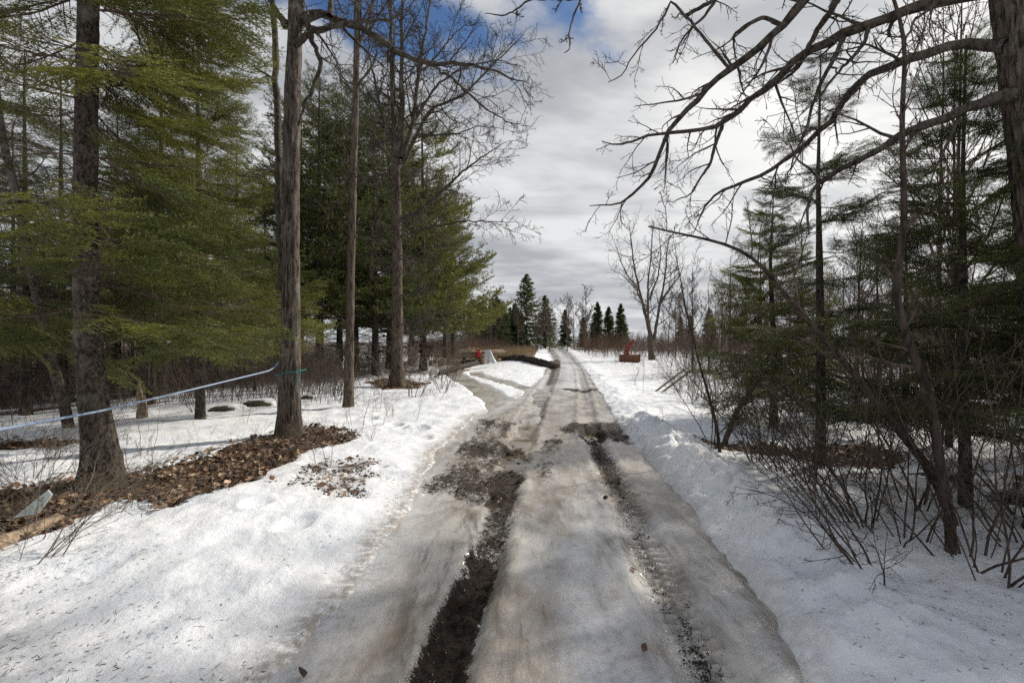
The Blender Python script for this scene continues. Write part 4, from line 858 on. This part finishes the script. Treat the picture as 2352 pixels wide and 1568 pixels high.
def scatter(n, fx, rngy, rng):
    out = []
    while len(out) < n:
        y = rng.uniform(*rngy); lo, hi = fx(y); px = rng.uniform(lo, hi); x = (px-1176)/S*y
        if abs(x-(float(ip(LRUT, y))+float(ip(RRUT, y)))/2) < 3.2: continue
        out.append((x, y))
    a = np.array(out); return np.c_[a, snow_h(a[:, 0], a[:, 1])-.03]
M_REED = plain_mat('dry_reed', (.27, .19, .10), .9, .35, 2)
p = scatter(5200, lambda y: (940, 1250), (43, 100), rng); brush('dry_brush', 'reddish brown leafless brush filling the field behind the wood pile', M_REDTWIG, p, rng.uniform(.8, 2.3, len(p))*np.clip((p[:, 1]-35)/30, .6, 1.3)*np.clip((np.abs(p[:, 0]-ip(LRUT, p[:, 1])-1)-2.5)/9, .22, 1), 701, 4, .016)
p = scatter(4200, lambda y: (1020, 1240), (41, 80), rng); brush('dry_reeds', 'straw coloured dry grass along the edge of the snow', M_REED, p, rng.uniform(.4, 1.2, len(p)), 702, 1, .013)
p = scatter(5200, lambda y: (1290, 2400), (52, 105), rng); brush('dry_brush', 'reddish leafless brush across the far side of the snow', M_REDTWIG, p, rng.uniform(1.0, 3.2, len(p)), 703, 4, .018)
p = scatter(1900, lambda y: (1560, 2400), (14, 45), rng); brush('thicket_twigs', 'dense thin twigs of the thicket behind the ditch', M_TWIG, p, rng.uniform(.6, 2.4, len(p)), 704, 5, .007)
p = scatter(6500, lambda y: (-150, 800 if y < 22 else 900), (13.5, 45), rng); brush('wood_undergrowth', 'dense thin twigs under the conifers of the wood', M_TWIG, p, rng.uniform(.5, 1.9, len(p)), 705, 5, .007)
# ------------------------------------------------------------------ wood pile, trailer and the other things people left here
M_CUT = plain_mat('cut_wood', (.42, .30, .18), .8, .25, 9); M_LOGBARK = bark_mat('log_bark', (.13, .09, .06), (.36, .27, .19), (.46, .38, .3), 14, (1, 1, 1), .5, .5)
M_BIRCH = bark_mat('peeled_log', (.3, .22, .15), (.62, .5, .37), (.7, .62, .5), 9, (1, 1, 1), .5, .2)
M_BOARD = plain_mat('weathered_board', (.32, .265, .21), .85, .35, 12, bump=.3); M_RUBBER = plain_mat('tyre_rubber', (.022, .021, .02), .8, .3, 20)
M_STEEL = plain_mat('dull_steel', (.10, .10, .10), .5, .3, 15, .6); M_RED = plain_mat('red_plastic', (.42, .018, .016), .45, .2, 8, spec=.4)
M_WHITEBAG = plain_mat('white_sheeting', (.66, .67, .68), .5, .12, 6); M_WHITEPAIL = plain_mat('white_pail', (.62, .60, .56), .5, .12, 8)
M_RUSTRED = plain_mat('rusty_red_paint', (.17, .035, .022), .7, .5, 7); M_RUST = plain_mat('rust', (.15, .06, .03), .85, .4, 9)
M_BLUE = plain_mat('blue_tubing', (.25, .33, .48), .4, .12, 5, spec=.5); M_TEAL = plain_mat('teal_cord', (.02, .22, .25), .7, .2, 20)
M_MOSSROCK = bark_mat('mossy_stone', (.03, .026, .02), (.09, .075, .06), (.05, .055, .018), 8, (1, 1, 1), .9, .5)
M_PANE = plain_mat('cloudy_plastic', (.5, .55, .5), .25, .15, 3, spec=.5)
def box(c, s, rz=0.0, bev=.012):
    """bevelled box: 24 vertices"""
    sx, sy, sz = np.array(s)/2; b = min(bev, sx*.4, sy*.4, sz*.4); V = []; 
    for ix in (-1, 1):
        for iy in (-1, 1):
            for iz in (-1, 1):
                V += [(ix*sx, iy*(sy-b), iz*(sz-b)), (ix*(sx-b), iy*sy, iz*(sz-b)), (ix*(sx-b), iy*(sy-b), iz*sz)]
    V = np.array(V); idx = lambda ix, iy, iz, k: ((ix > 0)*4+(iy > 0)*2+(iz > 0))*3+k
    Q = []; T = []
    for s_ in (-1, 1):
        Q += [[idx(s_, -1, -1, 0), idx(s_, 1, -1, 0), idx(s_, 1, 1, 0), idx(s_, -1, 1, 0)], [idx(-1, s_, -1, 1), idx(1, s_, -1, 1), idx(1, s_, 1, 1), idx(-1, s_, 1, 1)], [idx(-1, -1, s_, 2), idx(1, -1, s_, 2), idx(1, 1, s_, 2), idx(-1, 1, s_, 2)]]
        for r in (-1, 1):
            Q += [[idx(s_, r, -1, 0), idx(s_, r, 1, 0), idx(s_, r, 1, 1), idx(s_, r, -1, 1)], [idx(s_, -1, r, 0), idx(s_, 1, r, 0), idx(s_, 1, r, 2), idx(s_, -1, r, 2)], [idx(-1, s_, r, 1), idx(1, s_, r, 1), idx(1, s_, r, 2), idx(-1, s_, r, 2)]]
    for ix in (-1, 1):
        for iy in (-1, 1):
            for iz in (-1, 1): T.append([idx(ix, iy, iz, 0), idx(ix, iy, iz, 1), idx(ix, iy, iz, 2)])
    c_, s_ = math.cos(rz), math.sin(rz); V = V@np.array([[c_, s_, 0], [-s_, c_, 0], [0, 0, 1]])+np.array(c)
    return V, np.array(Q), np.array(T)
def addbox(mb, c, s, rz=0.0, m=0, bev=.012):
    V, Q, T = box(c, s, rz, bev); n = mb.n; mb.add(V, Q, m); mb.V.append(np.zeros((0, 3))); mb.F[3].append(T+n); mb.M[3].append(np.full(len(T), m)); return mb
def log_mesh(L, r, seed, bark, sides=12):
    """a sawn log along x with bark skin and two cut faces"""
    rng = np.random.default_rng(seed); n = 9; x = np.linspace(-L/2, L/2, n); q = np.stack([x, np.cumsum(rng.normal(0, r*.08, n)), np.cumsum(rng.normal(0, r*.08, n))], 1); q[:, 1:] -= q[:, 1:].mean(0)
    V, F = tubes(q[None], (r*rng.uniform(.94, 1.06, n))[None], sides); V += rng.normal(0, r*.03, V.shape); mb = MB().add(V, F, 0)
    for e in (0, n-1):
        ring = V[e*sides:(e+1)*sides]*1.0; c = ring.mean(0); W = np.vstack([ring+(0.002 if e else -.002)*np.array([1, 0, 0]), c[None]])
        mb.add(W, np.array([[j, (j+1) % sides, sides] if e else [(j+1) % sides, j, sides] for j in range(sides)]), 1)
    return mb.mesh('log', [bark, M_CUT], False)
def at_ground(px, d): x = (px-1176)/S*d; return x, d, gz(x, d)
# trailer
dW = 36.5; tx, ty, tz = at_ground(1084, dW)
tr = link('log_trailer', None, None, (tx, ty, tz), label='small weathered wooden trailer carrying cut logs', cat='trailer')
for k in range(5): addbox(MB(), (-.62+k*.31, .9, .62), (.29, 2.2, .05)).obj('plank', M_BOARD, tr, False)
addbox(MB(), (0, -.22, .66), (1.62, .05, .26)).obj('tailboard', M_BOARD, tr, False)
for s_ in (-1, 1): addbox(MB(), (s_*.79, .9, .68), (.05, 2.2, .2)).obj('side_board', M_BOARD, tr, False)
addbox(MB(), (0, .9, .55), (1.3, 1.9, .08)).obj('frame', M_STEEL, tr, False)
MB().tubes(np.array([[-.75, .35, .3], [.75, .35, .3]]), np.array([.035, .035]), 8).obj('axle', M_STEEL, tr)
MB().tubes(np.array([[0, -.1, .55], [0, -.8, .32], [0, -1.1, .18]]), np.array([.035, .03, .03]), 8).obj('tow_bar', M_STEEL, tr)
addbox(MB(), (0, -.35, .28), (.9, .05, .06)).obj('cross_bar', M_STEEL, tr, False)
def wheel_mesh():
    a = np.linspace(0, 2*np.pi, 25)[:-1]; prof = [(.2, -.09), (.28, -.1), (.31, -.07), (.32, 0), (.31, .07), (.28, .1), (.2, .09)]
    V = np.array([[w, r*math.cos(t), r*math.sin(t)] for r, w in prof for t in a]); n = 24
    F = [[i*n+j, i*n+(j+1) % n, (i+1)*n+(j+1) % n, (i+1)*n+j] for i in range(len(prof)-1) for j in range(n)]; t = MB().add(V, np.array(F)).mesh('tyre', [M_RUBBER])
    V2 = np.array([[w, r*math.cos(q), r*math.sin(q)] for r, w in ((.02, .05), (.1, .06), (.17, .02), (.205, .05), (.205, -.05), (.1, -.04), (.02, -.04)) for q in a]); F2 = [[i*n+j, i*n+(j+1) % n, (i+1)*n+(j+1) % n, (i+1)*n+j] for i in range(6) for j in range(n)]
    return t, MB().add(V2, np.array(F2)).mesh('rim', [M_STEEL])
TY, RI = wheel_mesh()
for s_ in (-1, 1):
    w = link('wheel', TY, tr, (s_*.62, .35, .31)); link('rim', RI, w)
LOGM = [log_mesh(2.2, .13, 801, M_BIRCH), log_mesh(1.3, .15, 802, M_LOGBARK), log_mesh(.45, .19, 803, M_LOGBARK), log_mesh(3.2, .13, 804, M_BIRCH), log_mesh(.4, .15, 805, M_LOGBARK)]
def put_log(v, x, y, z, rot, label, group=None): return link('log', LOGM[v], None, (x, y, z), rot, 1.0, label, 'log', group)
rg = np.random.default_rng(13)
for k in range(4): put_log(1, tx-.45+k*.3, ty+.75, tz+.66+.16, (rg.random()*6, 0, 1.57+rg.normal(0, .05)), 'short barked log lying on the trailer bed', 'logs on the trailer')
put_log(0, tx, ty-.03, tz+.92, (0, .02, .03), 'pale log lying crosswise on the trailer tailboard')
for k in range(3): put_log(1, tx-.3+k*.31, ty+.8, tz+.66+.42, (rg.random()*6, 0, 1.57+rg.normal(0, .06)), 'short barked log on top of the trailer load', 'upper logs on the trailer')
# stacked logs behind and beside
for k in range(4):
    x, y, z = at_ground(1118+k*9.5, 38.2); put_log(1, x, y, z+.14, (rg.random()*6, 0, 1.57+rg.normal(0, .1)), 'sawn log in the bottom row of the pile beside the trailer', 'bottom row of sawn logs')
for k in range(4):
    x, y, z = at_ground(1106+k*11, 39); put_log(1, x, y, z+.42, (rg.random()*6, 0, 1.57+rg.normal(0, .1)), 'sawn log in the second row of the pile beside the trailer', 'second row of sawn logs')
for k, (px, zz) in enumerate(((1118, .86), (1112, .98))):
    x, y, z = at_ground(px, 38.8); put_log(3, x, y, z+zz-.1, (0, -.05, .12+.1*k), ('long pale peeled pole across the log pile', 'upper long pale pole on top of the log pile')[k])
for k in range(5):
    x, y, z = at_ground(1036+k*9, 38.5+.6*(k % 2)); put_log(1, x, y, z+.15, (rg.random()*6, 0, .5+rg.normal(0, .5)), 'split brown log in the heap behind the trailer', 'split logs behind the trailer')
for k, (px, d) in enumerate(((1010, 36.5), (1000, 37.6), (990, 36.0), (1022, 38.4), (1030, 35.9))):
    x, y, z = at_ground(px, d); link('log_round', LOGM[4], None, (x, y, z+.19), (0, 1.57, rg.random()*6), 1.0, 'sawn wood round standing in the needle litter near the trailer', 'log', 'wood rounds by the trailer')
x, y, z = at_ground(1018, 35.2); link('chopping_block', LOGM[2], None, (x, y, z+.24), (0, 1.57, 0), 1.1, 'squat chopping block apart from the trailer among wood rounds', 'log')
x, y, z = at_ground(1108, 35.4); link('chopping_block', LOGM[2], None, (x, y, z+.24), (0, 1.57, 1), 1.15, 'chopping block in front of the red jug', 'log')
def lathe(prof, seg=20):
    a = np.linspace(0, 2*np.pi, seg+1)[:-1]; V = np.array([[r*math.cos(t), r*math.sin(t), z] for r, z in prof for t in a]); F = [[i*seg+j, i*seg+(j+1) % seg, (i+1)*seg+(j+1) % seg, (i+1)*seg+j] for i in range(len(prof)-1) for j in range(seg)]
    return V, np.array(F)
x, y, z = at_ground(1098, 35.8); jug = link('fuel_jug', None, None, (x, y, z+.47), (0, 0, .3), label='red fuel jug standing on a wood round beside the trailer', cat='jug')
V, Q, T = box((0, 0, .3), (.34, .3, .56), 0, .06); b = MB(); addbox(b, (0, 0, .27), (.36, .3, .54), 0, 0, .06); b.obj('body', M_RED, jug, False)
V, F = lathe(((.07, .54), (.06, .6), (.045, .62), (.045, .68), (.0, .68)), 12); MB().add(V+[.06, 0, 0], F).obj('cap', M_RUBBER, jug)
MB().tubes(np.array([[-.14, 0, .52], [-.12, 0, .64], [-.02, 0, .66], [.02, 0, .54]]), np.full(4, .022), 7).obj('handle', M_RED, jug)
link('log_round', LOGM[4], None, (x, y, z+.22), (0, 1.57, 1), 1.2, 'wood round under the red jug', 'log')
# sheet of white plastic thrown over something
def drape(w, d, h, seed):
    rng = np.random.default_rng(seed); n = 34; u = np.linspace(-1, 1, n); U, V_ = np.meshgrid(u, u); r = np.maximum(np.abs(U), np.abs(V_)); ang = np.arctan2(V_, U)
    fold = 1+.16*np.sin(ang*9+2*vn2(U*2+9, V_*2+9, seed))*sstep(.35, 1, r); z = h*(1-sstep(.32, 1.0, r)*(.97))+.10*fbm2(U*3, V_*3, 3, seed)*(r < .9); z = np.maximum(z, .0)
    s = .55+.45*r; X = U*w/2*s*fold; Y = V_*d/2*s*fold
    i = np.arange(n-1)[:, None]*n+np.arange(n-1)[None]; return MB().add(np.stack([X, Y, z], -1), np.stack([i, i+1, i+n+1, i+n], -1).reshape(-1, 4))
x, y, z = at_ground(1121, 36.3); drape(1.3, 1.1, .98, 5).obj('plastic_sheet', M_WHITEBAG, label='crumpled white plastic sheet draped beside the red jug', cat='sheet', loc=(x, y, z))
x, y, z = at_ground(955, 33); pail = link('pail', None, None, (x, y, z), label='tall white pail behind the bare stems by the spreading tree', cat='pail')
V, F = lathe(((.0, .02), (.27, .02), (.29, .1), (.33, .85), (.35, .86), (.35, .92), (.32, .92), (.31, .8), (.27, .1)), 22); MB().add(V, F).obj('body', M_WHITEPAIL, pail)
MB().tubes(np.array([[-.34, 0, .86], [-.3, .0, .6], [0, -.36, .5], [.3, 0, .6], [.34, 0, .86]]), np.full(5, .008), 5).obj('handle', M_STEEL, pail)
# thin pole leaning over the pile
x, y, z = at_ground(1086, 38.4); q = np.array([[x, y, z+.9], P(1060, 775, 38.8), P(1040, 758, 39)]); MB().tubes(resample(q, 10, 1), np.linspace(.05, .02, 10), 6).obj('leaning_pole', M_DARKBARK, label='thin dark pole leaning up from the wood pile', cat='pole')
# long bent log round the snow mound
q = []
for px, py in ((1008, 862), (1035, 853), (1060, 845), (1085, 838), (1110, 831), (1140, 826), (1180, 824), (1215, 828), (1240, 836), (1258, 845), (1270, 853), (1280, 850)):
    # walk the sight line until it meets the snow
    ds = np.linspace(20, 60, 400); pts = np.array([P(px, py, d) for d in ds]); hgt = snow_h(pts[:, 0], pts[:, 1]); hit = np.argmax(pts[:, 2] < hgt+.10) or 300
    q.append(pts[hit])
q = resample(np.array(q), 60, 6); q[:, 2] = np.maximum(snow_h(q[:, 0], q[:, 1]), base_h(q[:, 0], q[:, 1]))+.17
V, F, _, _ = bark_trunk(q, (.08, .12, .15, .18, .2, .22, .23, .24, .25, .24), 16, 120, 55, 3, 2.2, .4, 0, lump=.3)
fl = link('fallen_log', None, None, (0, 0, 0), label='long bent dark log lying around the snowy mound', cat='log'); MB().add(V, F).obj('trunk', M_DARKBARK, fl)
MB().tubes(resample(np.array([q[27], q[27]+[.1, -.5, .02], q[27]+[.2, -.95, -.1]]), 8, 1), np.linspace(.13, .07, 8), 8).obj('branch_stub', M_DARKBARK, fl)
# tractor snow blower with curved chute
dB = 41.; bx, by, bz = at_ground(1446, dB); sbw = link('snow_blower', None, None, (bx, by, bz), label='rusty red snow blower with tall curved discharge chute', cat='snow blower')
tt = np.linspace(0, 1, 14); cx = .0+.55*tt**2.2-.12*np.sin(tt*3.1); cz = .65+1.2*tt; wd = np.interp(tt, (0, .5, 1), (.17, .16, .1)); V = []
for i in range(14):
    t_ = unit(np.array([np.gradient(cx)[i], 0, np.gradient(cz)[i]])); nn = np.array([t_[2], 0, -t_[0]]); c = np.array([cx[i]-.2, 0, cz[i]])
    for a_, b_ in ((-1, -1), (1, -1), (1, 1), (-1, 1), (-.85, .9), (.85, .9), (.85, -.85), (-.85, -.85))[:4]: V.append(c+nn*a_*wd[i]+np.array([0, b_*.16, 0]))
F = [[i*4+j, i*4+(j+1) % 4, i*4+4+(j+1) % 4, i*4+4+j] for i in range(13) for j in range(4)]; MB().add(np.array(V), np.array(F)).obj('chute', M_RUSTRED, sbw, False)
V, F = lathe(((.26, .5), (.24, .56), (.24, .7), (.0, .7)), 16); MB().add(V+[-.2, 0, 0], F).obj('chute_collar', M_RUST, sbw)
a = np.linspace(.35*np.pi, 1.75*np.pi, 12); pr = np.stack([np.cos(a)*.33, np.sin(a)*.33+.34], 1); V = np.array([[xx, p0, p1] for xx in (-.8, .8) for p0, p1 in pr]); F = [[j, j+1, 12+j+1, 12+j] for j in range(11)]; hb = MB().add(V, np.array(F)); hb.obj('auger_housing', M_RUST, sbw)
for s_ in (-1, 1): addbox(MB(), (s_*.81, 0, .36), (.02, .7, .68), 0, 0, .008).obj('side_plate', M_RUST, sbw, False)
ha = np.linspace(0, 1, 60); hx = np.stack([-.75+1.5*ha, .25*np.cos(ha*25), .34+.25*np.sin(ha*25)], 1); MB().tubes(hx, np.full(60, .03), 5).obj('auger', M_RUST, sbw)
MB().tubes(np.array([[-.78, 0, .34], [.78, 0, .34]]), np.array([.04, .04]), 8).obj('auger_shaft', M_STEEL, sbw)
# two boards stuck in the snow
for k, (a_, b_) in enumerate((((1505, 893), (1572, 842)), ((1520, 896), (1590, 846)))):
    p0, p1 = P(*a_, 18.), P(*b_, 18.); v = p1-p0; L = np.linalg.norm(v)
    b = addbox(MB(), (L/2, 0, 0), (L, .10, .025)); o = b.obj('leaning_board', M_BOARD, None, False, loc=(p0[0], p0[1], gz(p0[0], p0[1])-.02), label=('weathered board stuck slanting in the open snow', 'lower weathered board lying slanted beside the other board')[k], cat='board'); o.rotation_euler = (.4, -math.atan2(v[2], v[0]), .1*k)
# sap tubing and cord
q = resample(np.array([P(-80, 1001, 4.0), P(0, 986, 4.3), P(110, 966, 4.9), P(230, 944, 5.55), P(430, 897, 7), P(620, 851, 8.7), P(632, 842, 8.82), P(640, 832, 8.9)]), 60, 1); MB().tubes(q, np.full(60, .0135), 7).obj('sap_tubing', M_BLUE, label='blue sap tubing stretched from the maple past the spruce', cat='tubing')
cm = P(668, 855, 9.1); a = np.linspace(0, 6.6, 30); q = np.stack([cm[0]+.262*np.cos(a-.5), 9.1+.262*np.sin(a-.5), cm[2]+.05*np.cos(a-.6)], 1); cd_ = link('teal_cord', None, None, cm, label='teal cord knotted around the maple trunk', cat='cord')
MB().tubes(q-cm, np.full(30, .008), 5).obj('loop', M_TEAL, cd_)
for k in range(2): MB().tubes(resample(np.array([P(688, 846, 8.86), P(690-k*3, 858, 8.84), P(684-k*3, 872, 8.84), P(680+k*2, 884, 8.83)])-cm, 12, 1), np.full(12, .007), 5).obj('loose_end', M_TEAL, cd_)
# broken stump, stones, litter-side log and plastic
bx, by = G(326, 962); st = link('broken_stump', None, None, (bx, by, gz(bx, by)), label='splintered broken stump behind the blue tubing', cat='stump'); rg = np.random.default_rng(3)
for k, (ox, h, r) in enumerate(((-.03, .85, .075), (.09, .55, .06), (.03, .4, .08))):
    q = np.array([[ox, 0, -.1], [ox-.01, 0, h*.5], [ox-.03, 0, h*.9], [ox-.035, 0, h]]); V, F, _, _ = bark_trunk(q, (r*1.2, r, r*.9, r*.75, r*.2), 14, 24, 60+k, 4, 1.5, .3); MB().add(V, F).obj('splinter', M_LOGBARK, st)
def stone(name, px, py, d, s, label, mat, seed, snow=True):
    x = (px-1176)/S*d; n = 22; a = np.linspace(0, 2*np.pi, n+1)[:-1]; ph = np.linspace(0, np.pi/2, 9); V = []
    for p_ in ph:
        for t in a:
            dd = np.array([math.cos(t)*math.cos(p_), math.sin(t)*math.cos(p_), math.sin(p_)]); r = 1+.35*(vn3(dd[0]*1.6+5, dd[1]*1.6+5, dd[2]*1.6+5, seed)-.5)*2; V.append(dd*r*np.array(s))
    F = np.array([[i*n+j, i*n+(j+1) % n, (i+1)*n+(j+1) % n, (i+1)*n+j] for i in range(8) for j in range(n)]); root = link(name, None, None, (x, d, gz(x, d)-.05), label=label, cat='stone'); V = np.array(V); MB().add(V, F).obj('stone', mat, root)
    if snow: W = V.copy(); W[:, 0] += .02; W[:, 2] = W[:, 2]+.03; W[:, 1] += .16; W = W*[1.02, 1.0, 1.0]; MB().add(W, F).obj('snow_cap', M_CAP, root)
M_CAP = plain_mat('snow_cap', (.8, .81, .83), .7, .04, 4)
stone('mossy_stone', 517, 941, 12.6, (.36, .3, .13), 'dark stone capped with snow near the slim fir', M_MOSSROCK, 4); stone('mossy_stone', 592, 935, 13.2, (.38, .3, .18), 'green mossy stone capped with snow behind the maple', M_MOSSROCK, 8); stone('mossy_stone', 700, 920, 15, (.22, .2, .16), 'small mossy lump in the snow behind the maple', M_MOSSROCK, 9, False)
a_, b_ = P(-70, 1280, 3.95), P(135, 1212, 4.75); q = np.array([a_, (a_+b_)/2+[0, 0, .02], b_]); q[:, 2] = snow_h(q[:, 0], q[:, 1])+.06; V, F, _, _ = bark_trunk(q, (.085, .08, .07), 14, 40, 71, 4, 1.5, .18); MB().add(V, F).obj('fallen_log', M_LOGBARK, label='rotting log under the cloudy plastic sheet by the brambles', cat='log')
p0 = G(95, 1212); z0 = gz(*p0)+.12; V = np.array([[-.26, -.02, .0], [.02, -.05, .06], [.1, .0, .22], [.04, .02, .26], [-.12, .03, .1]]); V = np.vstack([V, V+[.004, .012, .004]]); F4 = np.array([[i, (i+1) % 5, (i+1) % 5+5, i+5] for i in range(5)]); b = MB().add(V, F4); b.add(V, np.array([[0, 1, 2], [0, 2, 3], [0, 3, 4], [7, 6, 5], [8, 7, 5], [9, 8, 5]])); b.obj('plastic_sheet', M_PANE, None, False, loc=(p0[0], p0[1], z0), label='shard of cloudy plastic sheet leaning on the rotting log', cat='sheet')
# white string hanging from the boughs by the maple
q = resample(np.array([P(789, 818, 8.6), P(791, 826, 8.6), P(787, 834, 8.6), P(789, 846, 8.6)]), 10, 1); MB().tubes(q, np.full(10, .004), 4).obj('string', M_WHITEBAG, label='short white string dangling from the low spruce bough', cat='string')

# ------------------------------------------------------------------ litter on the ground
def leaf_mat():
    m, t, b = new_mat('dead_leaf'); at = t.add('ShaderNodeAttribute', attribute_name='tint'); co = t.add('ShaderNodeTexCoord').outputs['Object']
    t.l.new(t.mix(t.math('MULTIPLY', t.noise(co, 40, 3), .5), at.outputs['Color'], (.03, .018, .01)), b.inputs['Base Color']); b.inputs['Roughness'].default_value = .75; return m
M_LEAF = leaf_mat()
def leaves(pts, size, rng, curl=.35):
    n = len(pts); s = size*rng.uniform(.35, 1.45, (n, 1, 1)); c = rng.uniform(-.1, curl, (n, 1))*1.0
    T = np.array([[0, -.5, 0], [.34, -.12, 0], [.26, .2, 0], [0, .55, 0], [-.26, .2, 0], [-.34, -.12, 0], [0, .05, 0]])[None]*np.ones((n, 1, 1)); T[:, :, 2] += c*(np.abs(T[:, :, 0])*1.5+np.abs(T[:, :, 1])*.6); T *= s
    az = rng.random(n)*6.28; til = rng.normal(0, .45, n); ti2 = rng.normal(0, .45, n)
    def rot(T, a, i, j):
        ca, sa = np.cos(a)[:, None], np.sin(a)[:, None]; U = T.copy(); U[:, :, i] = T[:, :, i]*ca-T[:, :, j]*sa; U[:, :, j] = T[:, :, i]*sa+T[:, :, j]*ca; return U
    T = rot(rot(rot(T, til, 1, 2), ti2, 0, 2), az, 0, 1); V = (T+np.array(pts)[:, None]).reshape(-1, 3)
    f = np.array([[0, 1, 6], [1, 2, 6], [2, 3, 6], [3, 4, 6], [4, 5, 6], [5, 0, 6]]); F = (np.arange(n)[:, None, None]*7+f[None]).reshape(-1, 3)
    pal = np.array([(.26, .14, .07), (.13, .07, .036), (.36, .225, .125), (.07, .04, .024), (.22, .10, .042), (.42, .29, .18)]); tint = pal[rng.integers(0, 6, n)]*rng.uniform(.8, 1.7, (n, 1)); tint = tint*.75+.25*tint.mean(1, keepdims=True)*[1.1, .95, .8]; tint = np.c_[np.repeat(tint, 7, 0), np.ones(7*n)]
    return V, F, tint
def poly_pts(polys, n, rng, mfun, thr=.5):
    out = []
    for p in polys:
        p = np.array(p); lo, hi = p.min(0)-.15, p.max(0)+.15; k = 0
        X = rng.uniform(lo, hi, (n*3, 2)); m = mfun(X[:, 0], X[:, 1]) > thr*rng.random(len(X))**.5; X = X[m]; ins = polysdf(X[:, 0], X[:, 1], p) > -.2; out.append(X[ins][:n])
    a = np.concatenate(out); return np.c_[a, snow_h(a[:, 0], a[:, 1])]
rg = np.random.default_rng(21)
pt = np.concatenate([poly_pts(LITTER[:1], 5200, rg, litter_m, .3), poly_pts(LITTER[1:3], 1500, rg, litter_m, .4), poly_pts(LITTER[3:], 500, rg, litter_m), poly_pts(MUDSPOT[:1], 45, rg, mudspot_m, .5)]); pt[:, 2] += rg.uniform(.0, .05, len(pt))
V, F, tint = leaves(pt, .085, rg); link('leaf_litter', MB().add(V, F).mesh('leaf_litter', [M_LEAF], False, {'tint': tint}), label='thick carpet of brown fallen leaves on bare ground under the trees', cat='leaves', kind='stuff')
def slivers(pts, L, w, rng, mat, name, label, lift=.004, tilt=.15):
    n = len(pts); a = rng.random(n)*6.28; d = np.stack([np.cos(a), np.sin(a), rng.normal(0, tilt, n)], 1); ll = L*rng.uniform(.4, 1.4, (n, 1)); pts = pts+np.array([0, 0, lift])
    Pn = np.stack([pts-d*ll/2, pts+rng.normal(0, .06, (n, 3))*ll, pts+d*ll/2], 1); R = w*rng.uniform(.6, 1.3, (n, 1))*np.array([[.8, 1, .5]]); MB().tubes(Pn, R, 3).obj(name, mat, kind='stuff', label=label, cat='debris')
X = np.c_[rg.uniform(-4.2, -.9, 9000), rg.uniform(2.0, 6.5, 9000)]; dn = fbm2(X[:, 0]*1.3, X[:, 1]*1.3, 4, 91)+.35*sstep(3.4, 2.2, X[:, 1]+.25*X[:, 0])
X = X[(dn > rg.uniform(.08, .8, len(X))) & (edge_s(X[:, 0], X[:, 1]) < 0)]
slivers(np.c_[X, snow_h(X[:, 0], X[:, 1])], .03, .0018, rg, M_DARKBARK, 'needle_litter', 'dark needles and bark bits strewn over the trackside snow')
X = np.c_[rg.uniform(1.8, 5, 1400), rg.uniform(2.2, 8, 1400)]; X = X[edge_s(X[:, 0], X[:, 1]) < -.05]; slivers(np.c_[X, snow_h(X[:, 0], X[:, 1])], .03, .0016, rg, M_DARKBARK, 'needle_litter', 'sparse needles on the shaded snow bank')
X = np.concatenate([poly_pts(LITTER[:1], 700, rg, litter_m, .4), poly_pts(LITTER[2:3], 400, rg, litter_m, .3)]); slivers(X, .35, .004, rg, M_DEADTWIG, 'fallen_twigs', 'small fallen twigs lying in the leaf litter', .05, .25)
# crumbs of mud thrown up beside the ruts
def clods(pts, size, rng):
    n = len(pts); O = np.array([[1, 0, 0], [-1, 0, 0], [0, 1, 0], [0, -1, 0], [0, 0, 1.], [0, 0, -.6]]); V = O[None]*size*rng.uniform(.3, 1.5, (n, 1, 1))**1.5*rng.uniform(.6, 1.3, (n, 6, 1))+np.array(pts)[:, None]
    f = np.array([[0, 2, 4], [2, 1, 4], [1, 3, 4], [3, 0, 4], [2, 0, 5], [1, 2, 5], [3, 1, 5], [0, 3, 5]]); return V.reshape(-1, 3), (np.arange(n)[:, None, None]*6+f[None]).reshape(-1, 3)
M_MUD = plain_mat('wet_mud', (.022, .015, .01), .65, .4, 30, spec=.3)
X = np.c_[rg.uniform(-1.6, 2.8, 60000), rg.uniform(2.2, 14, 60000)]; mm = mud_m(X[:, 0], X[:, 1])[0]; X = X[(np.maximum(mm-.3, 0)*1.1 > rg.random(len(X))) & (edge_s(X[:, 0], X[:, 1]) > -.3)][:9000]
V, F = clods(np.c_[X, np.maximum(road_h(X[:, 0], X[:, 1]), snow_h(X[:, 0], X[:, 1]))], .0065, rg); MB().add(V, F).obj('mud_crumbs', M_MUD, kind='stuff', label='crumbs of wet dark mud churned up along the ruts', cat='mud')
X = poly_pts(MUDSPOT[:1], 900, rg, mudspot_m, .6); V, F = clods(X, .010, rg); MB().add(V, F).obj('mud_crumbs', M_MUD, kind='stuff', label='dark soil crumbs on the snow below the leaf litter', cat='mud')
# single leaves and sticks on the track
for k, (px, py, lab) in enumerate(((1478, 1492, 'curled dark leaf lying on the pale ice between the tracks'), (690, 1558, 'dark leaf on dirty ice at the track edge'), (1390, 1150, 'small dark leaf beside the tread marks'), (1455, 1315, 'reddish leaf on the pressed tread marks'), (800, 1152, 'orange leaf at the edge of the soil patch'))):
    x, y = G(px, py); V, F, tint = leaves(np.zeros((1, 3)), .06 if k else .055, np.random.default_rng(40+k), .6); o = link('fallen_leaf', MB().add(V, F).mesh('fallen_leaf', [M_LEAF], False, {'tint': tint*[.45, .45, .45, 1] if k < 3 else tint*[1.5, 1.1, .9, 1]}), None, (x, y, max(onroad(x, y), gz(x, y))+.02), label=lab, cat='leaf')
